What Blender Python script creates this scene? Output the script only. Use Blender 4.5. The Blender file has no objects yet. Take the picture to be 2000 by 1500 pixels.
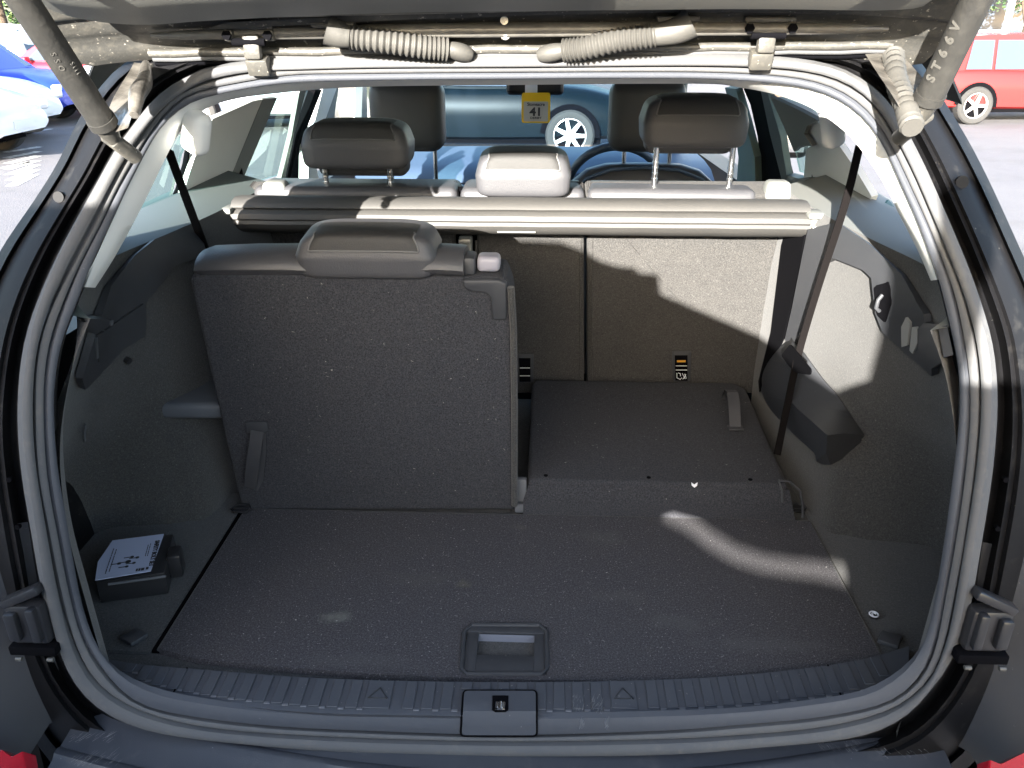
import bpy, bmesh, math, random
from math import radians as R, sin, cos, pi, atan2
from mathutils import Vector as V, Matrix, Euler
from mathutils.bvhtree import BVHTree
from mathutils.geometry import delaunay_2d_cdt, intersect_line_plane
random.seed(7)
S = bpy.context.scene
COL = S.collection
# ------------------------------------------------------------------ camera, sky, sun, exposure
F = 1600.0
CAM = V((.05, -.83, 1.62)); PITCH = R(23.8); YAW = R(2.26)
cd = bpy.data.cameras.new('camera'); cam = bpy.data.objects.new('camera', cd); COL.objects.link(cam)
cd.lens = 28.8; cd.sensor_width = 36; cd.clip_start = .02; cd.clip_end = 3000
cam.location = CAM; cam.rotation_euler = Euler((R(90)-PITCH, 0, YAW), 'XYZ'); S.camera = cam
SUN = V((.27, 1, -.29)).normalized()            # the way the sunlight travels
w = bpy.data.worlds.new('World'); S.world = w; w.use_nodes = True
nt = w.node_tree; sky = nt.nodes.new('ShaderNodeTexSky'); sky.sky_type = 'NISHITA'; sky.sun_disc = False
sky.sun_elevation = math.asin(-SUN.z); sky.sun_rotation = atan2(-SUN.x, -SUN.y) % (2*pi)
sky.air_density = 1.0; sky.dust_density = 2.0; sky.ozone_density = 1.2
nt.links.new(sky.outputs[0], nt.nodes['Background'].inputs[0]); nt.nodes['Background'].inputs[1].default_value = .105
sl = bpy.data.lights.new('sun', 'SUN'); so = bpy.data.objects.new('sun', sl); COL.objects.link(so)
sl.energy = 4.4; sl.angle = R(.38); sl.color = (1, .95, .87)
so.rotation_euler = SUN.to_track_quat('-Z', 'Y').to_euler(); so.location = (-6, -12, 9)
S.view_settings.view_transform = 'Standard'; S.view_settings.look = 'None'; S.view_settings.gamma = 1
S.view_settings.use_curve_mapping = False; S.view_settings.exposure = 3.1
try:
    S.cycles.max_bounces = 8; S.cycles.transparent_max_bounces = 12; S.cycles.caustics_reflective = False; S.cycles.caustics_refractive = False
    S.cycles.sample_clamp_indirect = 6
except Exception: pass
# ------------------------------------------------------------------ measuring from the photograph
_m = cam.rotation_euler.to_matrix()
def ray(px, py): return _m @ V(((px-1000)/F, (750-py)/F, -1))
def U(px, py, **k):
    (a, v), = k.items(); d = ray(px, py)
    if a == 'd': return CAM + d*v
    i = 'xyz'.index(a); return CAM + d*((v-CAM[i])/d[i])
def PL(o, n):                                   # surface: a plane through o
    o = V(o); n = V(n).normalized()
    def f(px, py):
        d = ray(px, py); t = (o-CAM).dot(n)/d.dot(n); return CAM+d*t, (n if n.dot(d) < 0 else -n)
    return f
def yap(z):                                     # the tailgate opening, seen from the side: upright, then leaning forward
    return .0 if z < 1.0 else (.35*(z-1.0)**2/.3 if z < 1.3 else .105+.72*(z-1.3))
def AP(dy):
    def f(px, py):
        d = ray(px, py); lo, hi = .5, 3.
        g = lambda t: (CAM.y+d.y*t) - yap(CAM.z+d.z*t) - dy
        for _ in range(40):
            m = (lo+hi)/2
            if g(m) > 0: hi = m
            else: lo = m
        return CAM+d*lo, V((0, -1, .3)).normalized()
    return f
def SIDE(s):                                    # inner side of the cabin above the belt line, leaning inward
    return PL((s*.76, 0, 1.2), (-s, 0, -.30))
# ------------------------------------------------------------------ materials
MATS = {}
def mat(name, col, rough=.6, metal=0, spec=.5, bump=None, spk=None, wear=None, coat=0, sheen=0, stains=None):
    """bump=(scale,strength,dist)  spk=(scale,threshold,colour)  wear=(scale,lo,hi,colour,amount)"""
    m = bpy.data.materials.new(name); m.use_nodes = True; n = m.node_tree; b = n.nodes['Principled BSDF']; MATS[name] = m
    b.inputs['Roughness'].default_value = rough; b.inputs['Metallic'].default_value = metal
    b.inputs['Specular IOR Level'].default_value = spec; b.inputs['Coat Weight'].default_value = coat
    b.inputs['Coat Roughness'].default_value = .05
    tc = n.nodes.new('ShaderNodeTexCoord').outputs['Object']
    rgb = n.nodes.new('ShaderNodeRGB'); rgb.outputs[0].default_value = (*col, 1); cur = rgb.outputs[0]
    def noise(sc, det=3, ro=.6):
        t = n.nodes.new('ShaderNodeTexNoise'); t.inputs['Scale'].default_value = sc; t.inputs['Detail'].default_value = det
        t.inputs['Roughness'].default_value = ro; n.links.new(tc, t.inputs['Vector']); return t.outputs['Fac']
    def mr(src, a, b2, c, d):
        t = n.nodes.new('ShaderNodeMapRange'); n.links.new(src, t.inputs[0])
        for i, x in enumerate((a, b2, c, d)): t.inputs[i+1].default_value = x
        return t.outputs[0]
    def mix(fac, c2, mode='MIX'):
        nonlocal cur
        t = n.nodes.new('ShaderNodeMix'); t.data_type = 'RGBA'; t.blend_type = mode
        n.links.new(fac, t.inputs['Factor']); n.links.new(cur, t.inputs[6])
        t.inputs[7].default_value = (*c2, 1); cur = t.outputs[2]
    if wear:
        for (sc, lo, hi, c2, am) in wear: mix(mr(noise(sc, 4), lo, hi, 0, am), c2)
    if stains:
        for (x, y, rx, ry, c2, am) in stains:
            mp = n.nodes.new('ShaderNodeMapping'); mp.vector_type = 'TEXTURE'; mp.inputs['Location'].default_value = (x, y, 0); mp.inputs['Scale'].default_value = (rx, ry, 1); n.links.new(tc, mp.inputs['Vector'])
            ln = n.nodes.new('ShaderNodeVectorMath'); ln.operation = 'LENGTH'; n.links.new(mp.outputs[0], ln.inputs[0])
            ad = n.nodes.new('ShaderNodeMath'); ad.operation = 'ADD'; n.links.new(ln.outputs['Value'], ad.inputs[0]); n.links.new(mr(noise(38, 4, .7), 0, 1, -1.1, 1.1), ad.inputs[1])
            mix(mr(ad.outputs[0], 1.05, .35, 0, am), c2)
    if spk:
        for (sc, th, c2, am) in spk: mix(mr(noise(sc, 2, .7), th, th+.04, 0, am), c2)
    n.links.new(cur, b.inputs['Base Color'])
    if sheen: b.inputs['Sheen Weight'].default_value = sheen; b.inputs['Sheen Roughness'].default_value = .6
    if bump:
        bn = n.nodes.new('ShaderNodeBump'); bn.inputs['Strength'].default_value = bump[1]; bn.inputs['Distance'].default_value = bump[2]
        n.links.new(noise(bump[0], 3), bn.inputs['Height']); n.links.new(bn.outputs[0], b.inputs['Normal'])
    return m
FIB = lambda hi, lo: [(330, .42, .62, hi, .75), (520, .50, .62, lo, .7)]
carpet = mat('grey_carpet', (.033, .034, .039), .95, sheen=.04, spec=.1, bump=(700, .5, .0015), wear=[(3.5, .45, .75, (.042, .042, .045), .6)]+FIB((.062, .062, .069), (.015, .0155, .019)), spk=[(330, .73, (.24, .23, .23), .6), (110, .74, (.30, .29, .27), .8)])
carpetw = mat('wall_carpet', (.034, .034, .034), .95, sheen=.18, spec=.1, bump=(700, .5, .0015), wear=[(4, .4, .75, (.046, .045, .042), .6)]+FIB((.064, .063, .060), (.018, .018, .019)), spk=[(330, .70, (.20, .20, .19), .5)])
seatcar = mat('seatback_carpet', (.044, .043, .042), .95, sheen=.05, spec=.1, bump=(260, .7, .003), wear=[(5, .4, .75, (.058, .056, .053), .6), (28, .42, .72, (.062, .06, .057), .4)]+FIB((.078, .075, .072), (.022, .021, .021)), spk=[(330, .70, (.20, .19, .18), .5)])
plast = mat('dark_plastic', (.035, .037, .042), .55, bump=(900, .25, .001), wear=[(8, .4, .8, (.05, .051, .055), .5)], spk=[(160, .74, (.2, .2, .2), .4)])
sillp = mat('sill_plastic', (.056, .061, .073), .58, spec=.35, bump=(900, .25, .001), wear=[(9, .4, .8, (.066, .07, .08), .5), (60, .55, .8, (.09, .09, .095), .3)], spk=[(120, .75, (.25, .25, .26), .5)])
rubber = mat('seal_rubber', (.085, .087, .092), .85, spec=.25, bump=(500, .3, .001), wear=[(7, .4, .75, (.115, .113, .11), .6), (70, .55, .8, (.15, .14, .125), .35)])
paint = mat('black_paint', (.009, .009, .010), .5, spec=.12, coat=.02, bump=(60, .05, .002), wear=[(6, .5, .8, (.035, .034, .036), .5), (40, .58, .8, (.07, .066, .06), .35)], spk=[(130, .74, (.22, .2, .17), .5)])
dusty = mat('dusty_black_paint', (.055, .054, .050), .42, coat=.1, bump=(180, .3, .002), wear=[(12, .4, .7, (.07, .065, .055), .6), (90, .5, .75, (.13, .12, .10), .5)], spk=[(150, .66, (.4, .37, .32), .7), (60, .72, (.45, .42, .38), .6)])
ridge_hl = mat('ridge_highlight_paint', (.11, .105, .095), .35, bump=(160, .3, .002), wear=[(40, .45, .7, (.2, .19, .17), .6)])  # dusty and paler than the frame: streak highlight put into the ridge colour
bumper = mat('bumper_plastic', (.040, .044, .054), .5, bump=(700, .3, .001), wear=[(7, .4, .8, (.055, .058, .066), .6), (25, .6, .8, (.12, .115, .11), .35)], spk=[(110, .74, (.24, .24, .24), .5)])
leather = mat('grey_leather', (.055, .055, .060), .46, bump=(420, .35, .0015), wear=[(9, .4, .8, (.07, .07, .074), .4)])
leatherd = mat('perforated_leather', (.020, .0195, .019), .55, bump=(650, .6, .0015))
stitch = mat('pale_stitching', (.12, .12, .12), .7)
trimw = mat('pale_trim', (.70, .70, .67), .7, bump=(500, .2, .001), wear=[(5, .4, .8, (.62, .61, .59), .5)])
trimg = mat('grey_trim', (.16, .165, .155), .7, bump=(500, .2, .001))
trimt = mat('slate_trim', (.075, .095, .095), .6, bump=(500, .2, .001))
beltm = mat('belt_webbing', (.007, .006, .006), .9, spec=.05, bump=(900, .5, .001))
strapm = mat('strap_webbing', (.038, .038, .042), .7, bump=(900, .5, .001))
chrome = mat('chrome', (.75, .75, .75), .18, 1)
steel = mat('dull_metal', (.42, .41, .38), .38, .7, bump=(90, .3, .002))
hose = mat('dusty_hose_rubber', (.060, .058, .053), .6, bump=(300, .3, .001))
black = mat('matt_black', (.003, .003, .004), .9, spec=.05)
blackp = mat('gloss_black_plastic', (.02, .02, .022), .3)
strutm = mat('strut_sleeve', (.020, .0195, .018), .55, bump=(140, .35, .002), wear=[(14, .4, .7, (.034, .033, .030), .7), (60, .5, .8, (.06, .057, .05), .4)])
cover = mat('cover_vinyl', (.055, .053, .050), .62, bump=(600, .4, .001), wear=[(8, .4, .8, (.068, .065, .061), .4)])
dash = mat('dashboard_plastic', (.045, .075, .125), .5, bump=(500, .2, .001))
redl = mat('red_lamp_lens', (.32, .003, .012), .15, coat=.5)
white = mat('white_print', (.75, .76, .8), .5)
ink = mat('black_print', (.03, .03, .035), .6)
yellow = mat('yellow_print', (.85, .52, .01), .5)
labelg = mat('grey_print', (.45, .44, .40), .6)
orange = mat('orange_tab', (.6, .28, .03), .5)
def glass(name, tint, gl=.08):
    m = bpy.data.materials.new(name); m.use_nodes = True; n = m.node_tree; n.nodes.clear()
    o = n.nodes.new('ShaderNodeOutputMaterial'); t = n.nodes.new('ShaderNodeBsdfTransparent'); g = n.nodes.new('ShaderNodeBsdfGlossy')
    x = n.nodes.new('ShaderNodeMixShader'); lw = n.nodes.new('ShaderNodeLayerWeight'); lw.inputs[0].default_value = .5; pw = n.nodes.new('ShaderNodeMath'); pw.operation = 'POWER'; pw.inputs[1].default_value = 5; n.links.new(lw.outputs['Facing'], pw.inputs[0]); f = n.nodes.new('ShaderNodeMath'); f.operation = 'MULTIPLY_ADD'; f.inputs[1].default_value = .5; f.inputs[2].default_value = .025; n.links.new(pw.outputs[0], f.inputs[0])
    t.inputs[0].default_value = (*tint, 1); g.inputs['Roughness'].default_value = .02
    n.links.new(f.outputs[0], x.inputs[0]); n.links.new(t.outputs[0], x.inputs[1]); n.links.new(g.outputs[0], x.inputs[2]); n.links.new(x.outputs[0], o.inputs[0])
    return m
gl_side = glass('tinted_glass', (.52, .70, .68)); gl_front = glass('windscreen_glass', (.66, .76, .82))
# ------------------------------------------------------------------ builders
def link(name, me, mats, parent=None, smooth=True):
    o = bpy.data.objects.new(name, me); COL.objects.link(o)
    for m in (mats if isinstance(mats, (list, tuple)) else [mats]): me.materials.append(m)
    if smooth: me.polygons.foreach_set('use_smooth', [True]*len(me.polygons))
    if parent: o.parent = parent
    return o
def tag(o, label=None, cat=None, group=None, kind=None):
    if label: o['label'] = label
    if cat: o['category'] = cat
    if group: o['group'] = group
    if kind: o['kind'] = kind
    return o
def thing(name, label, cat, loc=(0, 0, 0), rz=0, group=None):
    o = bpy.data.objects.new(name, None); COL.objects.link(o); o.location = loc; o.rotation_euler.z = rz; o.empty_display_size = .1
    return tag(o, label, cat, group)
class B:                                         # collects shapes into one mesh
    def __init__(s): s.v = []; s.f = []; s.m = []
    def add(s, vs, fs, mi=0):
        k = len(s.v); s.v += [tuple(x) for x in vs]; s.f += [tuple(i+k for i in f) for f in fs]; s.m += [mi]*len(fs); return s
    def box(s, c, d, rot=None, bev=0, seg=2, mi=0, taper=None):
        bm = bmesh.new(); bmesh.ops.create_cube(bm, size=1)
        for v in bm.verts:
            if taper and v.co.z > 0: v.co.x *= taper[0]; v.co.y *= taper[1]
            v.co = V((v.co.x*d[0], v.co.y*d[1], v.co.z*d[2]))
        if bev: bmesh.ops.bevel(bm, geom=bm.edges[:], offset=bev, segments=seg, profile=.5, affect='EDGES')
        M = Matrix.Translation(V(c)) @ (rot.to_4x4() if rot is not None else Matrix())
        bm.transform(M); s.bm(bm, mi); return s
    def bm(s, bm, mi=0):
        bm.verts.index_update(); s.add([v.co[:] for v in bm.verts], [[v.index for v in f.verts] for f in bm.faces], mi); bm.free()
    def loft(s, rows, cu=False, cv=False, cap=False, mi=0):
        n = len(rows[0]); m = len(rows); vs = [p for r in rows for p in r]; fs = []
        for i in range(m if cv else m-1):
            for j in range(n if cu else n-1):
                a = i*n+j; b = i*n+(j+1) % n; c = ((i+1) % m)*n+(j+1) % n; d = ((i+1) % m)*n+j; fs.append((a, b, c, d))
        if cap: fs.append(tuple(range(n))[::-1]); fs.append(tuple((m-1)*n+j for j in range(n)))
        return s.add(vs, fs, mi)
    def tube(s, path, r, n=10, mi=0, flat=1.0, closed=False, cap=True):
        path = [V(p) for p in path]; rows = []; N = len(path); u = None
        for i, p in enumerate(path):
            a = path[(i-1) % N] if (closed or i) else p; b = path[(i+1) % N] if (closed or i < N-1) else p
            t = (b-a).normalized()
            if u is None: u = t.cross(V((0, 0, 1))) if abs(t.z) < .95 else t.cross(V((1, 0, 0)))
            u = (u - t*u.dot(t)).normalized(); q = t.cross(u); rr = r[i] if isinstance(r, (list, tuple)) else r
            rows.append([p+(u*cos(2*pi*k/n)+q*sin(2*pi*k/n)*flat)*rr for k in range(n)])
        return s.loft(rows, cu=True, cv=closed, cap=cap and not closed, mi=mi)
    def cyl(s, a, b, r, n=16, mi=0, r2=None): return s.tube([a, b], [r, r if r2 is None else r2], n, mi)
    def prism(s, pts, vec, mi=0, bev=0, seg=2):
        bm = bmesh.new(); vec = V(vec); a = [bm.verts.new(p) for p in pts]; b = [bm.verts.new(V(p)+vec) for p in pts]; n = len(a)
        bm.faces.new(a); bm.faces.new(b[::-1])
        for i in range(n): bm.faces.new((a[(i+1) % n], a[i], b[i], b[(i+1) % n]))
        bmesh.ops.recalc_face_normals(bm, faces=bm.faces[:])
        if bev: bmesh.ops.bevel(bm, geom=bm.edges[:], offset=bev, segments=seg, profile=.5, affect='EDGES')
        s.bm(bm, mi); return s
    def build(s, name, mats, parent=None, smooth=True, auto=True, recalc=True):
        me = bpy.data.meshes.new(name); me.from_pydata(s.v, [], s.f)
        if recalc:
            bm = bmesh.new(); bm.from_mesh(me); bmesh.ops.recalc_face_normals(bm, faces=bm.faces[:]); bm.to_mesh(me); bm.free()
        if len(s.m) == len(me.polygons): me.polygons.foreach_set('material_index', s.m)
        o = link(name, me, mats, parent, smooth)
        if smooth and auto:
            try: me.set_sharp_from_angle(angle=R(38))
            except Exception: pass
        return o
def dens(pts, closed=True, step=18):
    out = []; n = len(pts)
    for i in range(n if closed else n-1):
        a = V(pts[i]); b = V(pts[(i+1) % n]); k = max(1, int((b-a).length/step))
        out += [a+(b-a)*j/k for j in range(k)]
    if not closed: out.append(V(pts[-1]))
    return out
def rnd(pts, r, seg=4):                          # rounds the corners of an outline; r may be one per corner
    out = []; n = len(pts)
    for i in range(n):
        p = V(pts[i]); a = V(pts[i-1]); b = V(pts[(i+1) % n]); rr = r[i] if isinstance(r, (list, tuple)) else r
        if rr <= 0: out.append(p); continue
        da = (a-p); db = (b-p); k = min(rr, da.length*.49, db.length*.49); A = p+da.normalized()*k; Bq = p+db.normalized()*k
        for j in range(seg+1):
            t = j/seg; out.append(A*(1-t)**2+p*2*t*(1-t)+Bq*t*t)
    return out
def patch(name, poly, surf, mats, parent=None, off=.004, th=.004, step=22, rim=None, hole=None, pout=None):
    """a sheet of real thickness following a surface; its outline was measured in the photograph"""
    P = dens([p[:2] for p in poly], True, step); n = len(P); xs = [p.x for p in P]; ys = [p.y for p in P]; pts = list(P)
    edges = [(i, (i+1) % n) for i in range(n)]
    def inside(x, y):
        c = False; j = n-1
        for i in range(n):
            if (P[i].y > y) != (P[j].y > y) and x < (P[j].x-P[i].x)*(y-P[i].y)/(P[j].y-P[i].y)+P[i].x: c = not c
            j = i
        return c
    st = step*1.5; y = min(ys)+st/2
    while y < max(ys):
        x = min(xs)+st/2
        while x < max(xs):
            if inside(x, y) and min((V((x, y))-p).length_squared for p in P) > (st*.45)**2: pts.append(V((x, y)))
            x += st
        y += st
    r = delaunay_2d_cdt(pts, edges, [], 1, 1e-4); vv = r[0]; ff = r[2]
    top = []; nn = []
    for p in vv:
        q, m = surf(p.x, p.y); top.append(q+m*(off+th)); nn.append(m)
    k = len(top); low = [t-m*(th+.001) for t, m in zip(top, nn)]
    fs = [tuple(f) for f in ff]; cnt = {}
    for f in fs:
        for i in range(len(f)): e = (f[i], f[(i+1) % len(f)]); cnt[e] = cnt.get(e, 0)+1
    side = [(b, a, a+k, b+k) for (a, b) in cnt if (b, a) not in cnt]
    b = B(); b.add(top+low, fs+side); o = b.build(name, mats, parent)
    return o
def loopify(pts, N=200):                         # closed outline resampled by angle about the middle of the opening
    c = V((1000, 790)); P = [V(p) for p in pts]; m = len(P); D = []
    for i in range(m):
        for k in range(8):
            t = k/8; p0, p1, p2, p3 = P[i-1], P[i], P[(i+1) % m], P[(i+2) % m]
            q = .5*((2*p1)+(p2-p0)*t+(2*p0-5*p1+4*p2-p3)*t*t+(3*p1-p0-3*p2+p3)*t**3)
            l = (p2-p1).length; q = p1.lerp(p2, t) if l > 3*(p1-p0).length or l > 3*(p3-p2).length else q
            D.append(q)
    a = sorted(((atan2(-(p.y-c.y), p.x-c.x)) % (2*pi), (p-c).length) for p in D)
    n = len(a); out = []; j = 0
    for i in range(N):
        t = 2*pi*i/N
        while j < n and a[j][0] < t: j += 1
        t1, r1 = a[j-1] if j else (a[-1][0]-2*pi, a[-1][1]); t2, r2 = a[j] if j < n else (a[0][0]+2*pi, a[0][1])
        r = r1+(r2-r1)*(t-t1)/max(t2-t1, 1e-9); out.append(V((c.x+cos(t)*r, c.y-sin(t)*r)))
    R_ = [(p-c).length for p in out]; R_ = [(R_[i-1]+2*R_[i]+R_[(i+1) % N])/4 for i in range(N)]
    return [V((c.x+cos(2*pi*i/N)*r, c.y-sin(2*pi*i/N)*r)) for i, r in enumerate(R_)]
def band(b, A, Bq, h, n=7, mi=0, sink=.006):      # rounded ridge between two outlines
    rows = []; N = len(A)
    nrm = []
    for i in range(N):
        t = (A[(i+1) % N]-A[i-1]).normalized(); w_ = (Bq[i]-A[i]); q = t.cross(w_).normalized()
        if q.y > 0: q = -q
        nrm.append(q)
    for k in range(n+1):
        u = k/n; a = pi*u
        hh = sin(a)**.38*h-(sink if k in (0, n) else 0)
        rows.append([A[i].lerp(Bq[i], u)+nrm[i]*hh for i in range(N)])
    return b.loft(rows, cu=True, mi=mi)
# ================================================================== THE OPEN CAR
suv = thing('estate_car', 'black family car seen from behind with its tailgate raised and boot open', 'car', (0, 0, 0))
SY = .047                                        # nothing is mirrored by eye: x = 0 is the car's middle
L0 = loopify([(458,122),(385,143),(332,175),(290,210),(259,252),(231,282),(194,350),(155,415),(108,505),(66,610),(45,697),(37,785),(38,855),(48,940),(64,1040),(84,1160),(104,1240),(132,1312),(180,1372),(240,1408),(320,1432),(480,1452),(700,1468),(1000,1475),(1300,1472),(1460,1460),(1660,1440),(1752,1408),(1820,1348),(1860,1280),(1888,1200),(1912,1060),(1935,918),(1945,785),(1938,680),(1912,589),(1874,487),(1836,400),(1805,330),(1775,270),(1745,216),(1700,168),(1640,132),(1550,115),(1400,110),(1200,111),(1000,113),(700,115)])
L1 = loopify([(546,133),(385,164),(332,192),(297,231),(269,273),(224,350),(182,437),(140,515),(91,617),(70,697),(65,785),(70,918),(92,1040),(116,1160),(140,1244),(176,1316),(224,1360),(300,1396),(440,1424),(700,1440),(1000,1447),(1300,1442),(1450,1434),(1600,1420),(1720,1392),(1780,1360),(1826,1312),(1850,1250),(1862,1200),(1888,1060),(1908,918),(1917,800),(1915,740),(1905,660),(1882,570),(1846,480),(1813,400),(1790,345),(1760,285),(1735,240),(1700,195),(1640,158),(1550,137),(1400,128),(1200,127),(1000,128),(700,130)])
L2 = loopify([(546,148),(385,176),(340,203),(297,246),(266,300),(224,375),(192,442),(155,515),(113,624),(93,697),(86,785),(92,918),(112,1040),(140,1180),(168,1260),(216,1328),(272,1376),(360,1398),(520,1418),(700,1428),(1000,1437),(1300,1428),(1450,1416),(1600,1402),(1720,1378),(1770,1352),(1808,1308),(1830,1250),(1840,1200),(1866,1060),(1886,918),(1895,800),(1893,740),(1880,650),(1860,560),(1826,465),(1797,400),(1777,360),(1755,310),(1728,260),(1690,212),(1630,172),(1550,150),(1400,140),(1200,139),(1000,140),(700,143)])
L3 = loopify([(525,164),(437,180),(350,212),(300,265),(266,330),(217,437),(178,521),(150,596),(122,662),(108,732),(103,802),(112,918),(124,980),(140,1080),(164,1200),(208,1288),(280,1338),(400,1366),(600,1386),(1000,1394),(1400,1386),(1600,1366),(1700,1346),(1775,1296),(1800,1260),(1822,1200),(1845,1060),(1863,918),(1872,855),(1877,770),(1872,704),(1853,627),(1832,543),(1802,455),(1780,400),(1750,330),(1720,268),(1680,220),(1620,184),(1550,166),(1400,152),(1200,150),(1000,152),(700,155)])
def ring(L, dy, db=None):
    o = []
    for p in L:
        t = max(0, min(1, (p.y-1150)/200)); t = t*t*(3-2*t); o.append(AP(dy if db is None else dy+(db-dy)*t)(p.x, p.y)[0])
    return o
G0 = ring(L0, 0); G1 = ring(L1, .012, .006); G2 = ring(L2, .022, .009); G3 = ring(L3, .034, .0158)
b = B(); band(b, G0, G1, .010); b.build('door_seal', rubber, suv)
b = B(); band(b, G1, G2, .005, sink=.012); b.build('inner_seal_lip', rubber, suv)
b = B(); band(b, G2, G3, .006, sink=.003); b.build('aperture_trim', [sillp], suv)
for sd in (-1, 1):
    idx = [i for i in range(len(G3)) if G3[i].x*sd > .2 and 1.14 < G3[i].z < 1.43]; idx.sort(key=lambda i: G3[i].z)
    g = [G3[i] for i in idx]
    b = B(); b.loft([[p+V((0, .004, 0)) for p in g], [V((p.x*1.02, p.y+.03, p.z)) for p in g], [V((p.x*1.14, p.y+.11, p.z)) for p in g], [V((p.x*1.25, p.y+.14, p.z)) for p in g]]); b.build('aperture_return', plast, suv)
# --- black painted bodywork round the opening
LO = loopify([(235,128),(157,227),(115,315),(60,402),(0,490),(-50,600),(-80,720),(-100,850),(-90,1000),(-60,1150),(-20,1280),(40,1400),(150,1530),(400,1560),(1000,1580),(1600,1560),(1850,1530),(1960,1400),(2010,1280),(2050,1150),(2080,1000),(2090,850),(2070,720),(2050,620),(1985,470),(1925,339),(1880,255),(1844,198),(1790,110),(1700,80),(1500,70),(1000,66),(600,70),(350,85)])
rows = []
GO = ring(LO, .05)
for k, (u, dy) in enumerate([(.0, .02), (.05, .045), (.12, .05), (.18, .036), (.24, .020), (.31, .026), (.37, .018), (.55, .026), (.72, .040), (.78, .055), (.83, .038), (1., .056)]):
    f = AP(dy); rows.append([f(*(p.lerp(q, u)))[0] for p, q in zip(L0, LO)])
rows.append([p+V((0, .10, 0)) for p in rows[-1]])
rows.append([p+V((p.x*(.16 if p.z < 1.16 else (.16*(1.28-p.z)/.12 if p.z < 1.28 else -.01)), .22, 0)) for p in rows[-1]])
b = B(); b.loft(rows, cu=True)
b.build('rear_body_frame', paint, suv)
# flat body sides and roof skin going forward (their inside is covered by trim)
def ext(name, pts, vec, m): b = B(); b.prism(pts, vec); return b.build(name, m, suv, smooth=False)
for s in (-1, 1):
    ext('body_side', [(s*.90, .16, .32), (s*.90, 4.3, .32), (s*.90, 4.3, .95), (s*.90, 3.5, 1.03), (s*.88, .18, 1.13)], (-s*.10, 0, 0), paint)
ext('roof_panel', [(-.56, .42, 1.60), (.56, .42, 1.60), (.58, 2.55, 1.66), (-.58, 2.55, 1.66)], (0, 0, .03), paint)
ext('headliner', [(-.55, .44, 1.545), (.55, .44, 1.545), (.60, 2.5, 1.61), (-.60, 2.5, 1.61)], (0, 0, .03), trimw)
for s in (-1, 1): ext('roof_rail', [(s*.555, .40, 1.63), (s*.66, .46, 1.51), (s*.70, .6, 1.505), (s*.70, 2.55, 1.50), (s*.575, 2.6, 1.69)], (0, 0, -.0)if False else (-s*.004, 0, .012), paint)
ext('underfloor', [(-.85, .1, .40), (.85, .1, .40), (.85, 3.6, .40), (-.85, 3.6, .40)], (0, 0, .04), black)
ext('bonnet', [(-.80, 3.55, 1.0), (.80, 3.55, 1.0), (.74, 4.4, .84), (-.74, 4.4, .84)], (0, 0, -.05), paint)
# --- bumper top shelf under the opening, with raised lines, end fins and tail lamp corners
def zb(y): return .70-.02*max(0, -y-.02)/.1 if y > -.12 else .68
def BUMP(off=0):
    return PL((0, -.05, .692+off), (0, -.10, 1))
sh = [(60,1385),(97,1375),(240,1398),(330,1440),(600,1464),(1000,1478),(1400,1468),(1660,1442),(1790,1385),(1890,1392),(1955,1470),(1990,1540),(1000,1700),(10,1540),(50,1465)]
bs = BUMP()
rows = []
xs = [i/48 for i in range(49)]
def shelf_pt(x, y, z): return V((x, y, z))
def arc(y0, k, z, W=.52): return [V((W*(2*t-1), y0+k*((2*t-1)**2), z)) for t in xs]
prof = [(.035,.700,.10),(.0,.697,.095),(-.030,.693,.09),(-.036,.697,.09),(-.044,.697,.088),(-.050,.691,.088),(-.085,.686,.08),(-.091,.690,.08),(-.10,.690,.08),(-.106,.684,.08),(-.16,.676,.075),(-.175,.665,.07),(-.18,.55,.07),(-.17,.35,.07)]
rows = [arc(y, k, z, .585 if y > -.05 else .62) for (y, z, k) in prof]
b = B(); b.loft(rows); b.build('bumper_top', bumper, suv)
for s in (-1, 1):                                # side return of the bumper, and the lamp corner below
    X = s*.585
    pts = [(X, .115, .70), (X+s*.01, .14, 1.02), (X+s*.20, .10, 1.02), (X+s*.26, -.04, .66), (X+s*.07, -.07, .66)]
    b = B(); b.loft([[V((X, .10, .69)), V((X, .06, .86)), V((X-s*.005, .05, 1.03))], [V((X+s*.07, .03, .69)), V((X+s*.075, .02, .86)), V((X+s*.06, .03, 1.03))], [V((X+s*.085, -.06, .66)), V((X+s*.12, -.03, .84)), V((X+s*.14, .01, 1.02))], [V((X+s*.22, -.02, .62)), V((X+s*.24, .02, .84)), V((X+s*.25, .05, 1.03))], [V((X+s*.28, .12, .60)), V((X+s*.29, .14, .84)), V((X+s*.295, .16, 1.04))], [V((X+s*.31, .6, .58)), V((X+s*.31, .6, .84)), V((X+s*.30, .6, 1.05))]])
    b.build('lamp_housing_panel', plast, suv)
    tl_ = [(0,1462),(22,1478),(44,1466),(50,1500),(52,1540),(-30,1540)] if s < 0 else [(1933,1483),(1956,1492),(2000,1470),(2040,1460),(2040,1540),(1930,1540)]
    b = B(); b.prism([U(px, py, y=-.075) for px, py in tl_], (0, .02, -.03), bev=.002); b.build('tail_lamp', redl, suv)
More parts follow.
